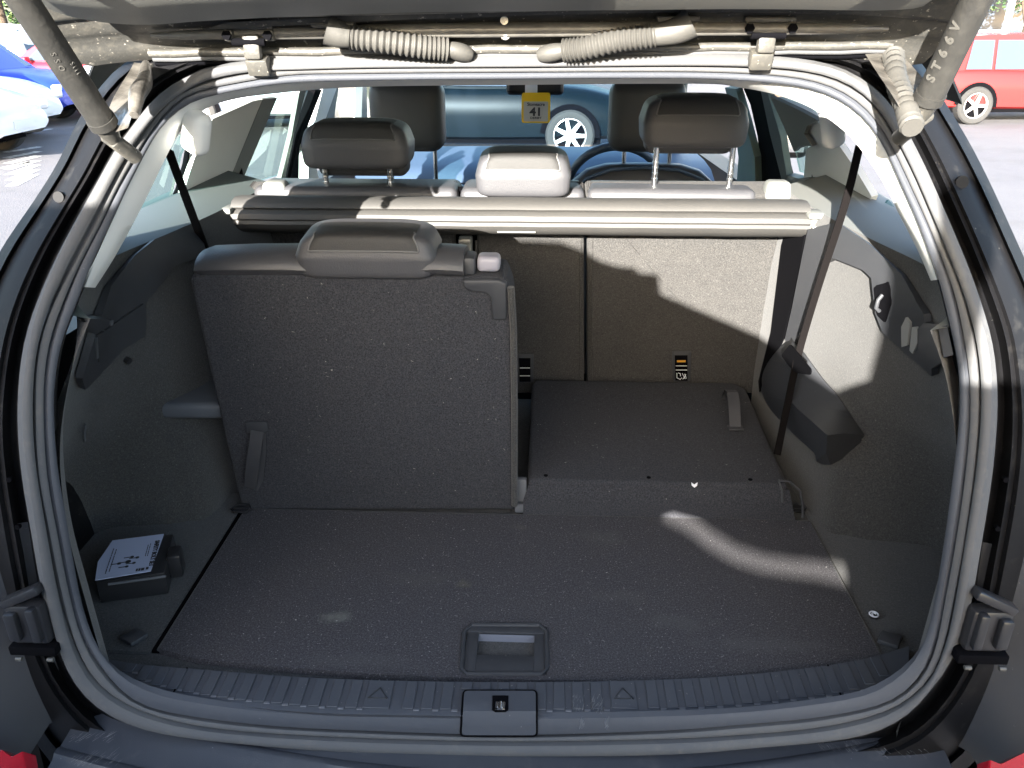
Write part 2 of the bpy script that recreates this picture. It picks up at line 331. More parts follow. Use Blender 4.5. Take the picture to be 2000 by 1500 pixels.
# latch catches on each side of the opening
def catch(px, py, s):
    f = AP(-.004)
    c = f(px, py)[0]; t = thing('lamp_catch', None, None); t.parent = suv; t.location = c
    b = B(); b.box((0, 0, 0), (.050, .022, .062), bev=.006); b.box((-s*.014, -.012, .004), (.012, .014, .052), bev=.003); b.box((s*.014, -.014, .002), (.016, .012, .044), bev=.004)
    b.box((0, -.002, .042), (.058, .018, .012), Euler((0, s*.45, 0)).to_matrix(), bev=.003); b.build('catch_body', blackp, t)
    b = B(); b.box((0, -.004, -.040), (.062, .020, .014), bev=.002); b.build('catch_recess', black, t)
    b = B(); b.cyl((-.022, -.016, -.050), (-.014, -.016, -.050), .003); b.build('catch_pin', dusty, t); b = B(); b.cyl((.020, -.016, -.050), (.028, -.016, -.050), .003); b.build('catch_pin', dusty, t)
catch(60, 1212, -1); catch(1925, 1225, 1)
# small plugs and screw holes on the bodywork
b = B()
for (px, py, r) in [(1876,356,.010),(118,385,.009),(1945,1030,.004),(1961,935,.004),(22,935,.004),(38,1027,.004)]:
    c, n = AP(.024)(px, py); b = B(); b.cyl(c, c+V((0, -.005, .001)), r*.8, 14); b.build('body_plug' if r > .005 else 'screw_hole', paint if r > .005 else black, suv)
# --- sill plate
ZS = .753
def Z(z): return PL((0, 0, z), (0, 0, 1))
inn = [(212,1288),(280,1298),(400,1308),(600,1323),(800,1330),(1000,1332),(1200,1330),(1400,1322),(1600,1302),(1700,1284),(1775,1262)]
out = [(225,1305),(280,1338),(400,1364),(600,1385),(800,1391),(1000,1393),(1200,1391),(1400,1385),(1600,1364),(1700,1344),(1775,1296)]
def smooth(pts, n=80):                           # even resample of an open px polyline along x
    o = []
    for i in range(n+1):
        x = pts[0][0]+(pts[-1][0]-pts[0][0])*i/n; j = 0
        while j < len(pts)-2 and pts[j+1][0] < x: j += 1
        p0 = pts[max(j-1, 0)]; p1 = pts[j]; p2 = pts[j+1]; p3 = pts[min(j+2, len(pts)-1)]; h = (x-p1[0])/(p2[0]-p1[0])
        d = p2[0]-p1[0]; m1 = (p2[1]-p0[1])/(p2[0]-p0[0])*d; m2 = (p3[1]-p1[1])/(p3[0]-p1[0])*d
        o.append((x, (2*h**3-3*h*h+1)*p1[1]+(h**3-2*h*h+h)*m1+(3*h*h-2*h**3)*p2[1]+(h**3-h*h)*m2))
    return o
zs = Z(ZS); I = [zs(*p)[0] for p in smooth(inn)]; O = [zs(*p)[0] for p in smooth(out)]
fb = [(206,1318),(280,1376),(400,1405),(600,1423),(800,1430),(1000,1434),(1200,1432),(1400,1423),(1600,1402),(1700,1378),(1795,1318)]
fa = AP(.010); low = [fa(*p)[0] for p in smooth(fb)]; low2 = [V((p.x, p.y+.012, p.z-.004)) for p in low]
b = B(); b.loft([[p+V((0, .012, -.03)) for p in I], I, [a.lerp(c, .5) for a, c in zip(I, O)], O, [p+V((0, -.004, -.0012)) for p in O], [p+V((0, .004, -.02)) for p in O]]); b.build('sill_plate', sillp, suv)
inner_y = lambda x: next((I[j].y+(I[j+1].y-I[j].y)*(x-I[j].x)/(I[j+1].x-I[j].x) for j in range(len(I)-1) if I[j].x <= x <= I[j+1].x), None)
outer_y = lambda x: next((O[j].y+(O[j+1].y-O[j].y)*(x-O[j].x)/(O[j+1].x-O[j].x) for j in range(len(O)-1) if O[j].x <= x <= O[j+1].x), None)
b2 = B(); x = -.555
PER = .0262
def rib(x, w2, y0, y1): b = B(); b.prism([(x, y0, ZS+.0002), (x+w2, y0, ZS+.0002), (x+w2, y1, ZS+.0002), (x, y1, ZS+.0002)], (0, 0, .0024), bev=.0007, seg=1); b.build('tread_rib', sillp, suv)
while x < .57:
    wide = .0155
    if any(x < c_+.019 and x+wide > c_-.019 for c_ in (-.172, .172)): x += PER; continue
    yi = inner_y(x+wide/2); yo = outer_y(x+wide/2)
    if yi and yo and yi-yo > .02 and not (abs(x+.008) < .052):
        rib(x, wide, yi-.003, yo+.0045); b2.box((x+wide+.005, yo+.0035, ZS+.001), (.0085, .004, .0016), bev=.0006, seg=1)
    elif yi and abs(x+.008) < .052: rib(x, wide, yi-.003, yi-.016)
    x += PER
tag(b2.build('rib_ends', [mat('pale_rib_edge', (.11, .115, .13), .4)], suv), kind='stuff')
for cx in (-.172, .172):                         # the wide lands with an embossed triangle
    yi = inner_y(cx); yo = outer_y(cx)
    b = B(); b.prism([(cx-.018, yi-.003, ZS+.0002), (cx+.018, yi-.003, ZS+.0002), (cx+.018, yo+.0045, ZS+.0002), (cx-.018, yo+.0045, ZS+.0002)], (0, 0, .0024), bev=.0007, seg=1)
    c = V((cx, (yi+yo)/2, ZS+.0034)); tri = [c+V((-.013, -.008, 0)), c+V((.013, -.008, 0)), c+V((0, .012, 0))]
    b.tube(tri, .0011, 6, closed=True, mi=1); b.build('triangle_land', [sillp, plast], suv)
for sx in (-.463, .478):
    yi = inner_y(sx); yo = outer_y(sx); b = B(); b.tube([(sx, yi, ZS+.001), (sx, yo, ZS+.001), V((sx*1.004, yo-.008, ZS-.026))], .0013, 6); b.build('plate_joint', black, suv)
# latch panel with the striker
ftop = U(977, 1393, z=ZS); fbot = AP(.009)(977, 1437)[0]; fd = fbot-ftop; fn = V((0, fd.z, -fd.y)).normalized()
if fn.z < 0: fn = -fn
fpl = PL(ftop, fn)
def lp(px, py): return (Z(ZS)(px, py) if py <= 1392 else fpl(px, py))
def lps(px, py): q, n = lp(px, py); return q, (V((0, -.35, 1)).normalized() if abs(py-1392) < 4 else n)
patch('latch_panel', rnd([V(p) for p in [(907,1357),(1046,1357),(1047,1429),(903,1429)]], 7), lps, sillp, suv, off=.0045, th=.003, step=7)
b = B(); b.tube([p+n*.006 for p, n in [lps(q.x, q.y) for q in dens(rnd([V(p) for p in [(905,1355),(1048,1355),(1049,1432),(900,1432)]], 8), True, 9)]], .0014, 6, closed=True); b.build('latch_panel_gap', black, suv)
patch('latch_slot', [(962,1359),(993,1359),(993,1386),(988,1390),(967,1390),(961,1386)], Z(ZS+.008), black, suv, off=.0, th=.0008, step=9)
c = Z(ZS+.010)(977, 1379)[0]; b = B(); b.tube([c+V((-.005, .006, 0)), c+V((-.005, -.005, .001)), c+V((.005, -.005, .001)), c+V((.005, .006, 0))], .0022, 10); b.cyl(c+V((0, -.007, 0)), c+V((0, .005, .0)), .004, 12); b.build('striker', chrome, suv)
# white scuffs on the sill are worn-off plastic: thin ragged flakes
def scuffs(name, lst, surf, parent, m, n=26, ln=.006):
    b = B()
    for (px, py, rx, ry, ang) in lst:
        for _ in range(n):
            x = px+random.uniform(-rx, rx); y = py+random.uniform(-ry, ry); q, nn = surf(x, y); q = q+nn*.0005
            a = ang+random.gauss(0, .06); d = V((cos(a), sin(a), 0)); d = (d-nn*d.dot(nn)).normalized()*random.uniform(.3, 1.6)*ln; e = nn.cross(d).normalized()*random.uniform(.00015, .0004)
            b.add([q-d-e, q+d-e*.3, q+d+e*.3, q-d+e], [(0, 1, 2, 3)])
    return tag(b.build(name, m, parent, smooth=False), kind='stuff')
flake = mat('scuffed_plastic', (.17, .17, .175), .8)
scuffs('sill_scuff', [(1130,1372,11,16,1.4),(1167,1375,11,14,1.2),(1137,1412,4,7,1.3),(1185,1412,4,8,1.3),(1747,1382,11,5,.2)], PL((0,0,ZS+.0035),(0,0,1)), suv, flake, 30, .004)
scuffs('bumper_scuff', [(180,1440,40,8,.9),(1760,1465,50,12,2.2),(1640,1455,40,10,2.0),(190,1480,45,14,1.0)], PL((0,-.05,.695),(0,-.1,1)), suv, flake, 34, .005)
# ------------------------------------------------------------------ boot floor
ZF = .738
bb = B(); bb.prism([(-.82, .10, ZF-.012), (.84, .10, ZF-.012), (.84, 1.1, ZF-.012), (-.82, 1.1, ZF-.012)], (0, 0, -.03)); bb.build('boot_floor_carpet', carpetw, suv, smooth=False)
for s in (-1, 1):                                # carpet at each side of the board
    X = s*.545 if s < 0 else .585
    xi = -.547 if s < 0 else .577
    pts = [(xi, .135, ZF-.004), (xi+s*.28, .135, ZF-.004), (xi+s*.28, .60, ZF-.004), (xi, .60, ZF-.004)]
    q = [V(p) for p in pts]
    if s < 0: q = q[::-1]
    b = B(); b.prism(q, (0, 0, -.007), bev=.002); b.build('side_floor_carpet', carpetw, suv)
board = thing('boot_floor_board', 'dark carpeted board with a recessed pull handle covering the boot floor', 'floor board', (.02, .3, ZF))
bo = [(-.533, .138), (-.47, .120), (-.35, .108), (-.2, .098), (0, .094), (.2, .098), (.38, .112), (.50, .130), (.573, .150), (.573, .535), (-.533, .535)]
hf = [Z(ZF)(*p)[0] for p in [(923,1222),(1052,1222),(1068,1236),(1068,1308),(1058,1318),(912,1318),(902,1308),(906,1236)]]
hx0, hx1, hy0, hy1 = hf[6].x, hf[3].x, hf[4].y, hf[0].y
b = B()                                          # board built as four slabs round the handle opening
def slab(x0, x1, yA0, yA1):
    pass
fo = lambda x: next((V(bo[j]).lerp(V(bo[j+1]), (x-bo[j][0])/(bo[j+1][0]-bo[j][0])).y for j in range(8) if bo[j][0] <= x <= bo[j+1][0]), .15)
o0 = [(x, y) for x, y in bo if x < hx0-.001 and y < .3]
P1 = o0+[(hx0, fo(hx0)), (hx0, .535), (-.533, .535)]
P2 = [(hx1, fo(hx1))]+[(x, y) for x, y in bo if x > hx1+.001 and y < .3]+[(.573, .535), (hx1, .535)]
P3 = [(hx0, hy1), (hx1, hy1), (hx1, .535), (hx0, .535)]
P4 = [(hx0, fo(hx0)), (hx1, fo(hx1)), (hx1, hy0), (hx0, hy0)]
O_ = V((.02, .3, ZF))
for P in (P1, P2, P3, P4): b.prism([V((x, y, ZF))-O_ for x, y in P], (0, 0, -.014))
cb_ = []
for (px, py, rx, ry, c_, am) in [(655,1203,.026,.017,(.13,.135,.12),.75),(905,1140,.016,.014,(.10,.095,.07),.5),(1015,1030,.02,.012,(.085,.08,.075),.5),(1210,1165,.05,.02,(.08,.077,.076),.4),(1330,1215,.06,.025,(.08,.08,.08),.4),(700,1290,.12,.02,(.075,.073,.076),.4),(1180,1050,.05,.03,(.075,.075,.072),.4),(820,1130,.08,.03,(.07,.067,.066),.4),(1500,1260,.12,.02,(.085,.083,.085),.4)]:
    q = Z(ZF)(px, py)[0]-V((.02, .3, ZF)); cb_.append((q.x, q.y, rx, ry, c_, am))
boardm = mat('boot_board_carpet', (.045, .043, .048), .95, sheen=.04, spec=.1, bump=(700, .5, .0015), wear=[(3.5, .42, .72, (.050, .048, .050), .7), (14, .5, .75, (.054, .051, .051), .4), (45, .45, .75, (.054, .052, .055), .45)]+FIB((.095, .091, .098), (.018, .018, .021)), spk=[(300, .66, (.30, .29, .29), .8), (110, .71, (.36, .35, .33), .85)], stains=cb_)
o = b.build('board', boardm, board, smooth=False)
b = B(); b.tube([V((x, y, ZF-.003))-O_ for x, y in [(-.533, .138), (-.533, .535), (.573, .535), (.573, .150)]], .0035, 8)
b.build('board_edge_piping', carpetw, board)
t = [p-O_ for p in hf]; cx = (hx0+hx1)/2-O_.x; cy = (hy0+hy1)/2-O_.y; W2 = hx1-hx0; D2 = hy1-hy0
b = B(); b.tube([p+V((0, 0, .0012)) for p in t], .0035, 8, closed=True)
b.box((cx, cy+D2*.42, -.001), (W2*.98, D2*.14, .005), bev=.001); b.box((cx, cy-D2*.30, -.004), (W2*.98, D2*.38, .006), bev=.002)
b.box((cx-W2*.42, cy, -.003), (W2*.15, D2*.9, .006), bev=.001); b.box((cx+W2*.42, cy, -.003), (W2*.15, D2*.9, .006), bev=.001)
b.box((cx, cy, -.030), (W2*.98, D2*.98, .004)); b.build('handle_recess', plast, board)
b = B(); b.loft([[V((cx+sx*W2*.355, cy+D2*(.33-.02*k), -.0015-.0045*k-.0004*k*k)) for sx in (-1, 1)] for k in range(7)]); 
b.box((cx, cy+D2*.05, -.018), (W2*.72, D2*.25, .004), Euler((-.5, 0, 0)).to_matrix())
b.build('handle_flap', [mat('handle_plastic', (.13, .14, .17), .35)], board)
# water mark on the board: dried stain, lighter carpet
for (x0, x1, s) in ((-.547, -.534, -1), (.574, .586, 1)):
    b = B(); b.box(((x0+x1)/2, .34, ZF-.010), (abs(x1-x0), .40, .006), bev=.001); b.build('gap_strip', black, suv)
# lashing eyes at the back corners of the board
for (px, py) in ((474, 997), (1551, 996)):
    c = Z(ZF)(px, py)[0]; b = B(); b.box(c+V((0, 0, .004)), (.032, .014, .010), bev=.003)
    b.tube([c+V((-.020, -.006, .006)), c+V((-.012, -.016, .007)), c+V((.012, -.016, .007)), c+V((.020, -.006, .006)), c+V((.012, .006, .010)), c+V((-.012, .006, .010))], .0028, 8, closed=True); b.build('lashing_eye', blackp, suv)
c = Z(ZF-.003)(1706, 1203)[0]; b = B(); b.cyl(c, c+V((0, 0, .003)), .0085, 24, 0); b.tube([c+V((.0068*cos(a*pi/12), .0068*sin(a*pi/12), .0035)) for a in range(24)], .0013, 6, 1, closed=True); b.tube([c+V((.0032*cos(a*pi/6), .0032*sin(a*pi/6), .0035)) for a in range(9)], .0010, 6, 1)
b.build('hook_button', [blackp, white], suv)
for (px, py, s) in ((262, 1247, -1), (1735, 1252, 1)):
    c = Z(ZF)(px, py)[0]; b = B(); b.prism([c+V((-.02, -.006, 0)), c+V((.006, -.02, 0)), c+V((.022, .004, 0)), c+V((-.004, .016, 0))], (0, 0, .008), bev=.002); b.build('corner_clip', plast, suv)
# ------------------------------------------------------------------ side walls of the boot
lev = [(.70, [(.548,.03),(.60,.10),(.78,.16),(.81,.36),(.78,.46),(.64,.485),(.585,.56),(.575,1.05)]),
       (.90, [(.553,.03),(.60,.10),(.755,.17),(.785,.37),(.745,.46),(.655,.51),(.590,.60),(.570,1.05)]),
       (1.02, [(.556,.035),(.60,.11),(.70,.19),(.72,.35),(.695,.43),(.63,.55),(.585,.72),(.565,1.07)]),
       (1.13, [(.553,.055),(.59,.13),(.64,.21),(.665,.33),(.65,.42),(.605,.58),(.575,.78),(.565,1.1)]),
       (1.22, [(.54,.095),(.57,.16),(.61,.25),(.635,.35),(.63,.43),(.60,.60),(.58,.80),(.575,1.1)]),
       (1.275, [(.525,.135),(.57,.19),(.62,.27),(.64,.38),(.64,.46),(.62,.6),(.60,.8),(.59,1.1)])]
def cr(p0, p1, p2, p3, t): return .5*((2*p1)+(p2-p0)*t+(2*p0-5*p1+4*p2-p3)*t*t+(3*p1-p0-3*p2+p3)*t**3)
def crs(P, n):
    o = []; m = len(P)
    for i in range(m-1):
        p0 = P[max(i-1, 0)]; p3 = P[min(i+2, m-1)]
        for k in range(n): o.append(cr(p0, P[i], P[i+1], p3, k/n))
    return o+[P[-1]]
def wallrows(s):
    rr = [crs([V((s*x, y, z)) for x, y in pts], 6) for z, pts in lev]
    return [list(r) for r in zip(*[crs(list(c), 6) for c in zip(*rr)])]
WALL = {}
for s in (-1, 1):
    rows = wallrows(s); b = B(); b.loft(rows)
    WALL[s] = BVHTree.FromPolygons([V(v) for v in b.v], [tuple(f) for f in b.f])
    b.build('side_trim_carpet', carpetw, suv)
    def ws(px, py, s=s):
        d = ray(px, py); h = WALL[s].ray_cast(CAM, d)
        if h[0] is None:
            q, n, _, _ = WALL[s].find_nearest(PL((s*.62, 0, 0), (1, 0, 0))(px, py)[0])
            return q, (n if n.x*s < 0 else -n)
        n = h[1]
        return h[0], (n if n.dot(d) < 0 else -n)
    WALL[(s, 'f')] = ws
    # shelf from the wall top out to the glass
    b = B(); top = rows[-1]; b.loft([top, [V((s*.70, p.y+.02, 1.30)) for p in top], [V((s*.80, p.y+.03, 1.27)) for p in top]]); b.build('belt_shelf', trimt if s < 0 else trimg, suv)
wl = WALL[(-1, 'f')]; wr = WALL[(1, 'f')]
# right wall: plastic frame round the carpet, hook, power sockets, storage box
patch('side_trim_plastic', [(1590,452),(1648,440),(1700,475),(1775,540),(1822,612),(1838,700),(1836,728),(1790,690),(1738,645),(1724,610),(1716,545),(1700,530),(1640,507),(1620,515),(1605,560),(1582,640),(1562,670),(1545,665),(1560,600)], wr, plast, suv, th=.010, step=14)
patch('side_trim_plastic', [(142,735),(172,630),(200,560),(250,505),(330,440),(380,455),(392,500),(330,520),(270,590),(262,640),(180,725),(150,755)], wl, plast, suv, th=.010, step=16)
patch('side_panel_lid', [(166,650),(262,590),(268,600),(266,650),(172,700)], wl, plast, suv, off=.014, th=.004, step=14)
def slots(name, polys, surf, m, off=.0145, th=.003):
    for p in polys: patch(name, p, surf, m, suv, off=off, th=th, step=8)
slots('power_socket', [[(1780,634),(1790,616),(1798,626),(1792,668),(1780,672)], [(1802,634),(1813,634),(1812,664),(1802,684),(1796,678)]], wr, [mat('pale_plastic', (.24, .24, .23), .4)])
slots('side_slot', [[(165,655),(170,648),(172,690),(168,694)], [(180,640),(186,638),(192,675),(188,681),(182,670)], [(196,622),(200,620),(202,668),(199,672)], [(146,830),(149,818),(152,848),(149,852)]], wl, [mat('mid_plastic', (.11, .115, .125), .4)])
patch('hook_recess', rnd([(1722,560),(1752,552),(1758,590),(1745,628),(1728,612)], 6), wr, black, suv, off=.0142, th=.001, step=8)
c, n = wr(1738, 590); c += n*.016; b = B(); b.tube([c+V((0, .0, .014)), c+n*.006+V((0, 0, .006)), c+n*.007+V((0, 0, -.008)), c+V((0, 0, -.014))], .0035, 10); b.build('bag_hook', plast, suv)
c, n = wl(246, 702); b = B(); b.cyl(c, c+n*.008, .006, 14); b.build('bag_hook', blackp, suv)
# storage box over the right wheel arch
def wro(off):
    def f(px, py):
        q, n = wr(px, py); return q+n*off, n
    return f
A_ = [(1543,661),(1512,688),(1490,718),(1484,748),(1498,790),(1540,838),(1592,886)]
M_ = [(1548,664),(1541,690),(1533,722),(1533,748),(1546,785),(1588,825),(1616,850)]
Cc = [(1556,668),(1574,690),(1594,718),(1612,742),(1640,775),(1668,818),(1690,850)]
b = B()
RA = [PL((.572, 0, 0), (-1, 0, 0))(*p)[0] for p in A_]; RA0 = [p+V((.02, .004, -.004)) for p in RA]
RM = [PL((.545, 0, 0), (-1, 0, 0))(*p)[0] for p in M_]
RC = [(lambda q: q[0]+q[1]*.004)(wr(*p)) for p in Cc]; RC0 = [p+V((.01, .01, -.006)) for p in RC]
RX_ = [(a_+c_)/2+V((-.006, -.004, .006)) for a_, c_ in zip(RM, RC)]
bot = [RA[-1], RM[-1], RX_[-1], RC[-1]]; lowb = [PL((.590, 0, 0), (-1, 0, 0))(1606, 907)[0], PL((.592, 0, 0), (-1, 0, 0))(1622, 908)[0], wr(1645, 896)[0], wr(1684, 862)[0]]
rw_ = [crs(r, 4) for r in (RA0, RA, RM, RX_, RC, RC0)]; b.loft(crs(rw_[1:5], 1) if False else rw_); b.loft([bot, [(p+q)/2+V((-.006, -.004, -.002)) for p, q in zip(bot, lowb)], lowb])
b.build('storage_box', plast, suv)
patch('box_slot', rnd([(1532,694),(1550,672),(1592,722),(1590,733),(1560,728),(1545,712)], 5), PL((.545, 0, 0), (-1, 0, .0)), black, suv, off=.006, th=.001, step=8)
# floor-level covers at left: the grey base of the seat behind the seatback
c = U(362, 812, y=.50); b = B(); b.box((c.x-.005, .575, c.z), (.13, .11, .034), Euler((.06, 0, .05)).to_matrix(), bev=.011, seg=3); b.build('seat_base', [mat('slate_plastic', (.085, .092, .105), .5)], suv)
# ------------------------------------------------------------------ pale trim inside the upper opening, pillars and glass
UP = [(1835,546),(1802,455),(1780,400),(1750,330),(1720,268),(1680,220),(1620,184),(1550,166),(1400,152),(1200,150),(1000,152),(700,155),(525,164),(437,180),(350,212),(300,265),(266,330),(217,437),(178,521),(152,560)]
IN = [(1818,548),(1790,484),(1755,417),(1735,375),(1700,318),(1655,262),(1590,214),(1520,186),(1440,170),(1380,164),(1200,164),(1000,166),(700,170),(525,184),(437,199),(385,224),(345,268),(276,406),(227,497),(186,562)]
def interp(P, n=8): return crs([V(p) for p in P], n)
u_ = interp(UP); i_ = interp(IN); m = min(len(u_), len(i_)); f0 = AP(.036); f1 = AP(.055); f2 = AP(.085)
r0 = [f0(*p)[0] for p in u_]; rmid = [f1(*(p.lerp(q, .5)))[0] for p, q in zip(u_, i_)]; r1 = [f2(*q)[0] for q in i_]
r2 = [V((p.x*1.06, p.y+.06, p.z+.03*(1 if p.z > 1.4 else .3))) for p in r1]
b = B(); b.loft([r0, rmid, r1, r2]); b.build('pillar_trim', trimw, suv)
def wside(s, off=0):
    f = SIDE(s)
    return f
sl_, sr_ = SIDE(-1), SIDE(1)
# left: lower outer skin line of the cabin side as seen through the opening
patch('quarter_trim', [(388,224),(470,190),(495,186),(410,392),(330,400),(322,395),(352,300),(372,262)], sl_, trimw, suv, off=.02, th=.010)
patch('quarter_trim', [(490,186),(519,184),(450,345),(446,392),(404,392)], sl_, trimg, suv, off=.021, th=.010)
patch('quarter_glass', [(345,262),(372,262),(352,300),(330,390),(300,425),(255,440)], sl_, gl_side, suv, off=.0, th=.004)
b = B(); b.tube([sl_(*p)[0]+V((.016, 0, 0)) for p in [(352,290),(347,320),(333,370),(318,402),(296,418),(262,432)]], .006, 8); b.build('glass_seal', black, suv)
patch('door_glass', [(517,176),(604,172),(556,345),(470,372),(455,380),(462,330)], sl_, gl_side, suv, off=-.02, th=.004)
patch('door_trim', [(462,366),(538,350),(600,345),(640,392),(455,395),(452,378)], sl_, trimt, suv, off=.0, th=.02)
patch('window_frame', [(604,172),(617,172),(590,240),(572,352),(553,352),(572,262)], sl_, black, suv, off=.0, th=.02)
patch('door_pillar', [(578,172),(591,172),(566,265),(548,352),(540,352),(562,262)], sl_, trimg, suv, off=.0, th=.012)
PB = PL((-.70, 0, 1.2), (-1, 0, -.25))
patch('centre_pillar', [(617,170),(645,170),(615,250),(594,300),(612,385),(584,372),(585,290)], PB, trimw, suv, off=.0, th=.03)
patch('grab_handle', [(640,170),(652,170),(642,235),(628,235)], PB, trimg, suv, off=.0, th=.02)
patch('front_door_glass', [(652,168),(740,168),(740,300),(640,300),(636,235)], PL((-.80, 0, 1.2), (-1, 0, -.25)), gl_side, suv, off=-.02, th=.004)
patch('front_pillar', [(694,165),(702,165),(703,236),(691,236)], PL((-.74, 0, 1.2), (-1, 0, -.25)), trimt, suv, th=.03)
patch('front_pillar', [(722,165),(735,165),(738,236),(727,236)], PL((-.72, 0, 1.2), (-1, 0, -.25)), trimw, suv, th=.03)
# right
patch('quarter_trim', [(1540,184),(1600,206),(1655,256),(1700,318),(1735,375),(1712,425),(1640,430),(1596,420),(1592,372),(1600,285),(1618,272),(1585,283),(1566,236),(1556,205)], sr_, trimw, suv, off=.02, th=.012)
patch('quarter_trim', [(1538,178),(1600,204),(1640,223),(1622,232),(1616,214+20),(1609,250),(1626,274),(1600,274),(1587,286),(1566,236)], sr_, trimg, suv, off=.036, th=.010, step=14)  # grey is the shaded part of the pale trim, put into its colour
patch('window_frame', [(1462,164),(1500,168),(1526,250),(1549,338),(1548,352),(1500,352),(1492,262),(1478,200)], sr_, black, suv, off=.0, th=.02)
patch('door_pillar', [(1500,168),(1513,170),(1540,262),(1552,340),(1543,352),(1518,255)], sr_, trimt, suv, off=.006, th=.016)
patch('centre_pillar', [(1440,164),(1463,166),(1482,230),(1500,300),(1501,360),(1460,366),(1466,300),(1458,230)], sr_, mat('teal_lit_trim', (.17, .24, .23), .6), suv, off=.022, th=.02)  # teal light on the pillar trim is put into its colour
patch('door_glass', [(1513,170),(1560,176),(1600,280),(1590,352),(1550,338)], sr_, gl_side, suv, off=-.02, th=.004)
patch('quarter_glass', [(1712,425),(1735,390),(1757,420),(1800,520),(1740,470)], sr_, gl_side, suv, off=.0, th=.004)
patch('door_trim', [(1500,352),(1552,338),(1600,352),(1605,392),(1500,392)], sr_, trimt, suv, off=.0, th=.02)
patch('belt_guide_trim', [(1570,350),(1600,346),(1606,372),(1600,392),(1556,392),(1560,366)], PL((.69, 0, 0), (1, 0, 0)), trimg, suv, th=.02, step=12)
# door mirror outside the right glass
mc = U(1552, 270, d=3.1); b = B(); b.box(mc, (.10, .10, .14), bev=.03, seg=3); b.build('door_mirror', blackp, suv)
b = B(); b.box(mc+V((-.01, -.052, .005)), (.07, .006, .10), bev=.002); b.build('mirror_glass', chrome, suv)
# round belt guides on the pillars
c, n = AP(.06)(372, 262); 
b = B(); b.box(c+V((.0, .02, 0)), (.040, .030, .060), Euler((0, .35, -.5)).to_matrix(), bev=.013, seg=4); b.build('belt_guide', trimw, suv)
b = B(); b.box(U(1625, 245, y=.62), (.035, .035, .075), Euler((0, -.3, .4)).to_matrix(), bev=.013, seg=4); b.build('belt_guide', trimw, suv)
# ------------------------------------------------------------------ windscreen, dashboard, mirror, sticker, steering wheel
wsb = [V((-.66, 3.46, 1.055)), V((.66, 3.46, 1.055)), V((.55, 2.62, 1.56)), V((-.55, 2.62, 1.56))]
b = B(); b.prism(wsb, (0, .005, .008)); b.build('windscreen', gl_front, suv, smooth=False)
for s in (-1, 1):
    b = B(); b.tube([V((s*.70, 3.5, 1.03)), V((s*.63, 3.0, 1.32)), V((s*.575, 2.62, 1.57))], .035, 8, flat=.7); b.build('windscreen_pillar', trimt, suv)
def DY(x): return 3.35-.25*x*x
b = B(); rows = []
for (y, z) in [(3.44, 1.050), (3.30, 1.060), (3.05, 1.058), (2.88, 1.045), (2.78, 1.015), (2.74, .96), (2.76, .60)]:
    rows.append([V((x*.76, y-.10*abs(x)**3, z+(.035*math.exp(-((x-.50)/.22)**2) if y < 3.2 and y > 2.76 else 0))) for x in [i/14-1 for i in range(29)]])
b.loft(rows); b.build('dashboard', dash, suv)
b = B()
for i in range(26): x = -.62+i*.047; b.box((x, 2.738, .93), (.006, .004, .10), Euler((0, .3, 0)).to_matrix())
for k in range(5): b.box((-.05, 2.735, .90+k*.022), (1.2, .005, .004))
tag(b.build('dashboard_grille', blackp, suv), kind='stuff')
c = U(1195, 365, y=2.52); b = B(); Mw = Euler((R(-66), 0, 0)).to_matrix()
b.tube([c+V((.01, 0, 0))+Mw @ V((.185*cos(2*pi*k/40), .185*sin(2*pi*k/40), 0)) for k in range(40)], .017, 10, closed=True)
b.box(c+V((.01, 0, 0)), (.16, .05, .12), bev=.02); b.build('steering_wheel', mat('steering_leather', (.05, .07, .10), .4), suv)
c = U(1045, 168, y=2.72); b = B(); b.box(c, (.235, .035, .07), bev=.018, seg=4, mi=0); b.box(c+V((-.015, -.02, -.005)), (.05, .006, .06), mi=1, bev=.002); b.tube([c+V((0, .01, .03)), c+V((0, .04, .12))], .012, 8); b.build('interior_mirror', [blackp, white], suv)
stk = thing('permit_sticker', 'square yellow sticker numbered 41 hanging inside the windscreen below the mirror', 'sticker')
q = [U(px, py, y=2.69) for px, py in [(1019,181),(1075,181),(1076,240),(1017,240)]]; stk.location = q[3]
cq = sum(q, V())/4; wq = (q[1]-q[0]).length; hq = (q[0]-q[3]).length; q = [p-stk.location for p in q]; cl = cq-stk.location
def rect(cx, cz, w_, h_, r, y=0, n=4): return rnd([V((cx-w_/2, y, cz-h_/2)), V((cx+w_/2, y, cz-h_/2)), V((cx+w_/2, y, cz+h_/2)), V((cx-w_/2, y, cz+h_/2))], r, n)
b = B(); b.prism([p+cl for p in rect(0, 0, wq, hq, wq*.09)], (0, .0012, 0)); b.build('yellow_card', yellow, stk, smooth=False)
b = B(); b.prism([p+cl for p in rect(0, -hq*.12, wq*.86, hq*.66, wq*.04, -.0012)], (0, .0008, 0)); b.build('grey_panel', labelg, stk, smooth=False)
def text(name, body, loc, size, M, m, parent=None, align='CENTER', ext=.0004, sx=1, bold=0):
    cu = bpy.data.curves.new(name, 'FONT'); cu.body = body; cu.size = size; cu.align_x = align; cu.align_y = 'CENTER'; cu.extrude = ext; cu.resolution_u = 3; cu.offset = bold
    ob = bpy.data.objects.new(name, cu); COL.objects.link(ob); dg = bpy.context.evaluated_depsgraph_get(); me = bpy.data.meshes.new_from_object(ob.evaluated_get(dg))
    bpy.data.objects.remove(ob); M4 = Matrix.Translation(V(loc)) @ M.to_4x4() @ Matrix.Diagonal((sx, 1, 1, 1)); me.transform(M4); me.materials.clear()
    return link(name, me, m, parent, smooth=False)
RX = Euler((R(90), 0, 0)).to_matrix()
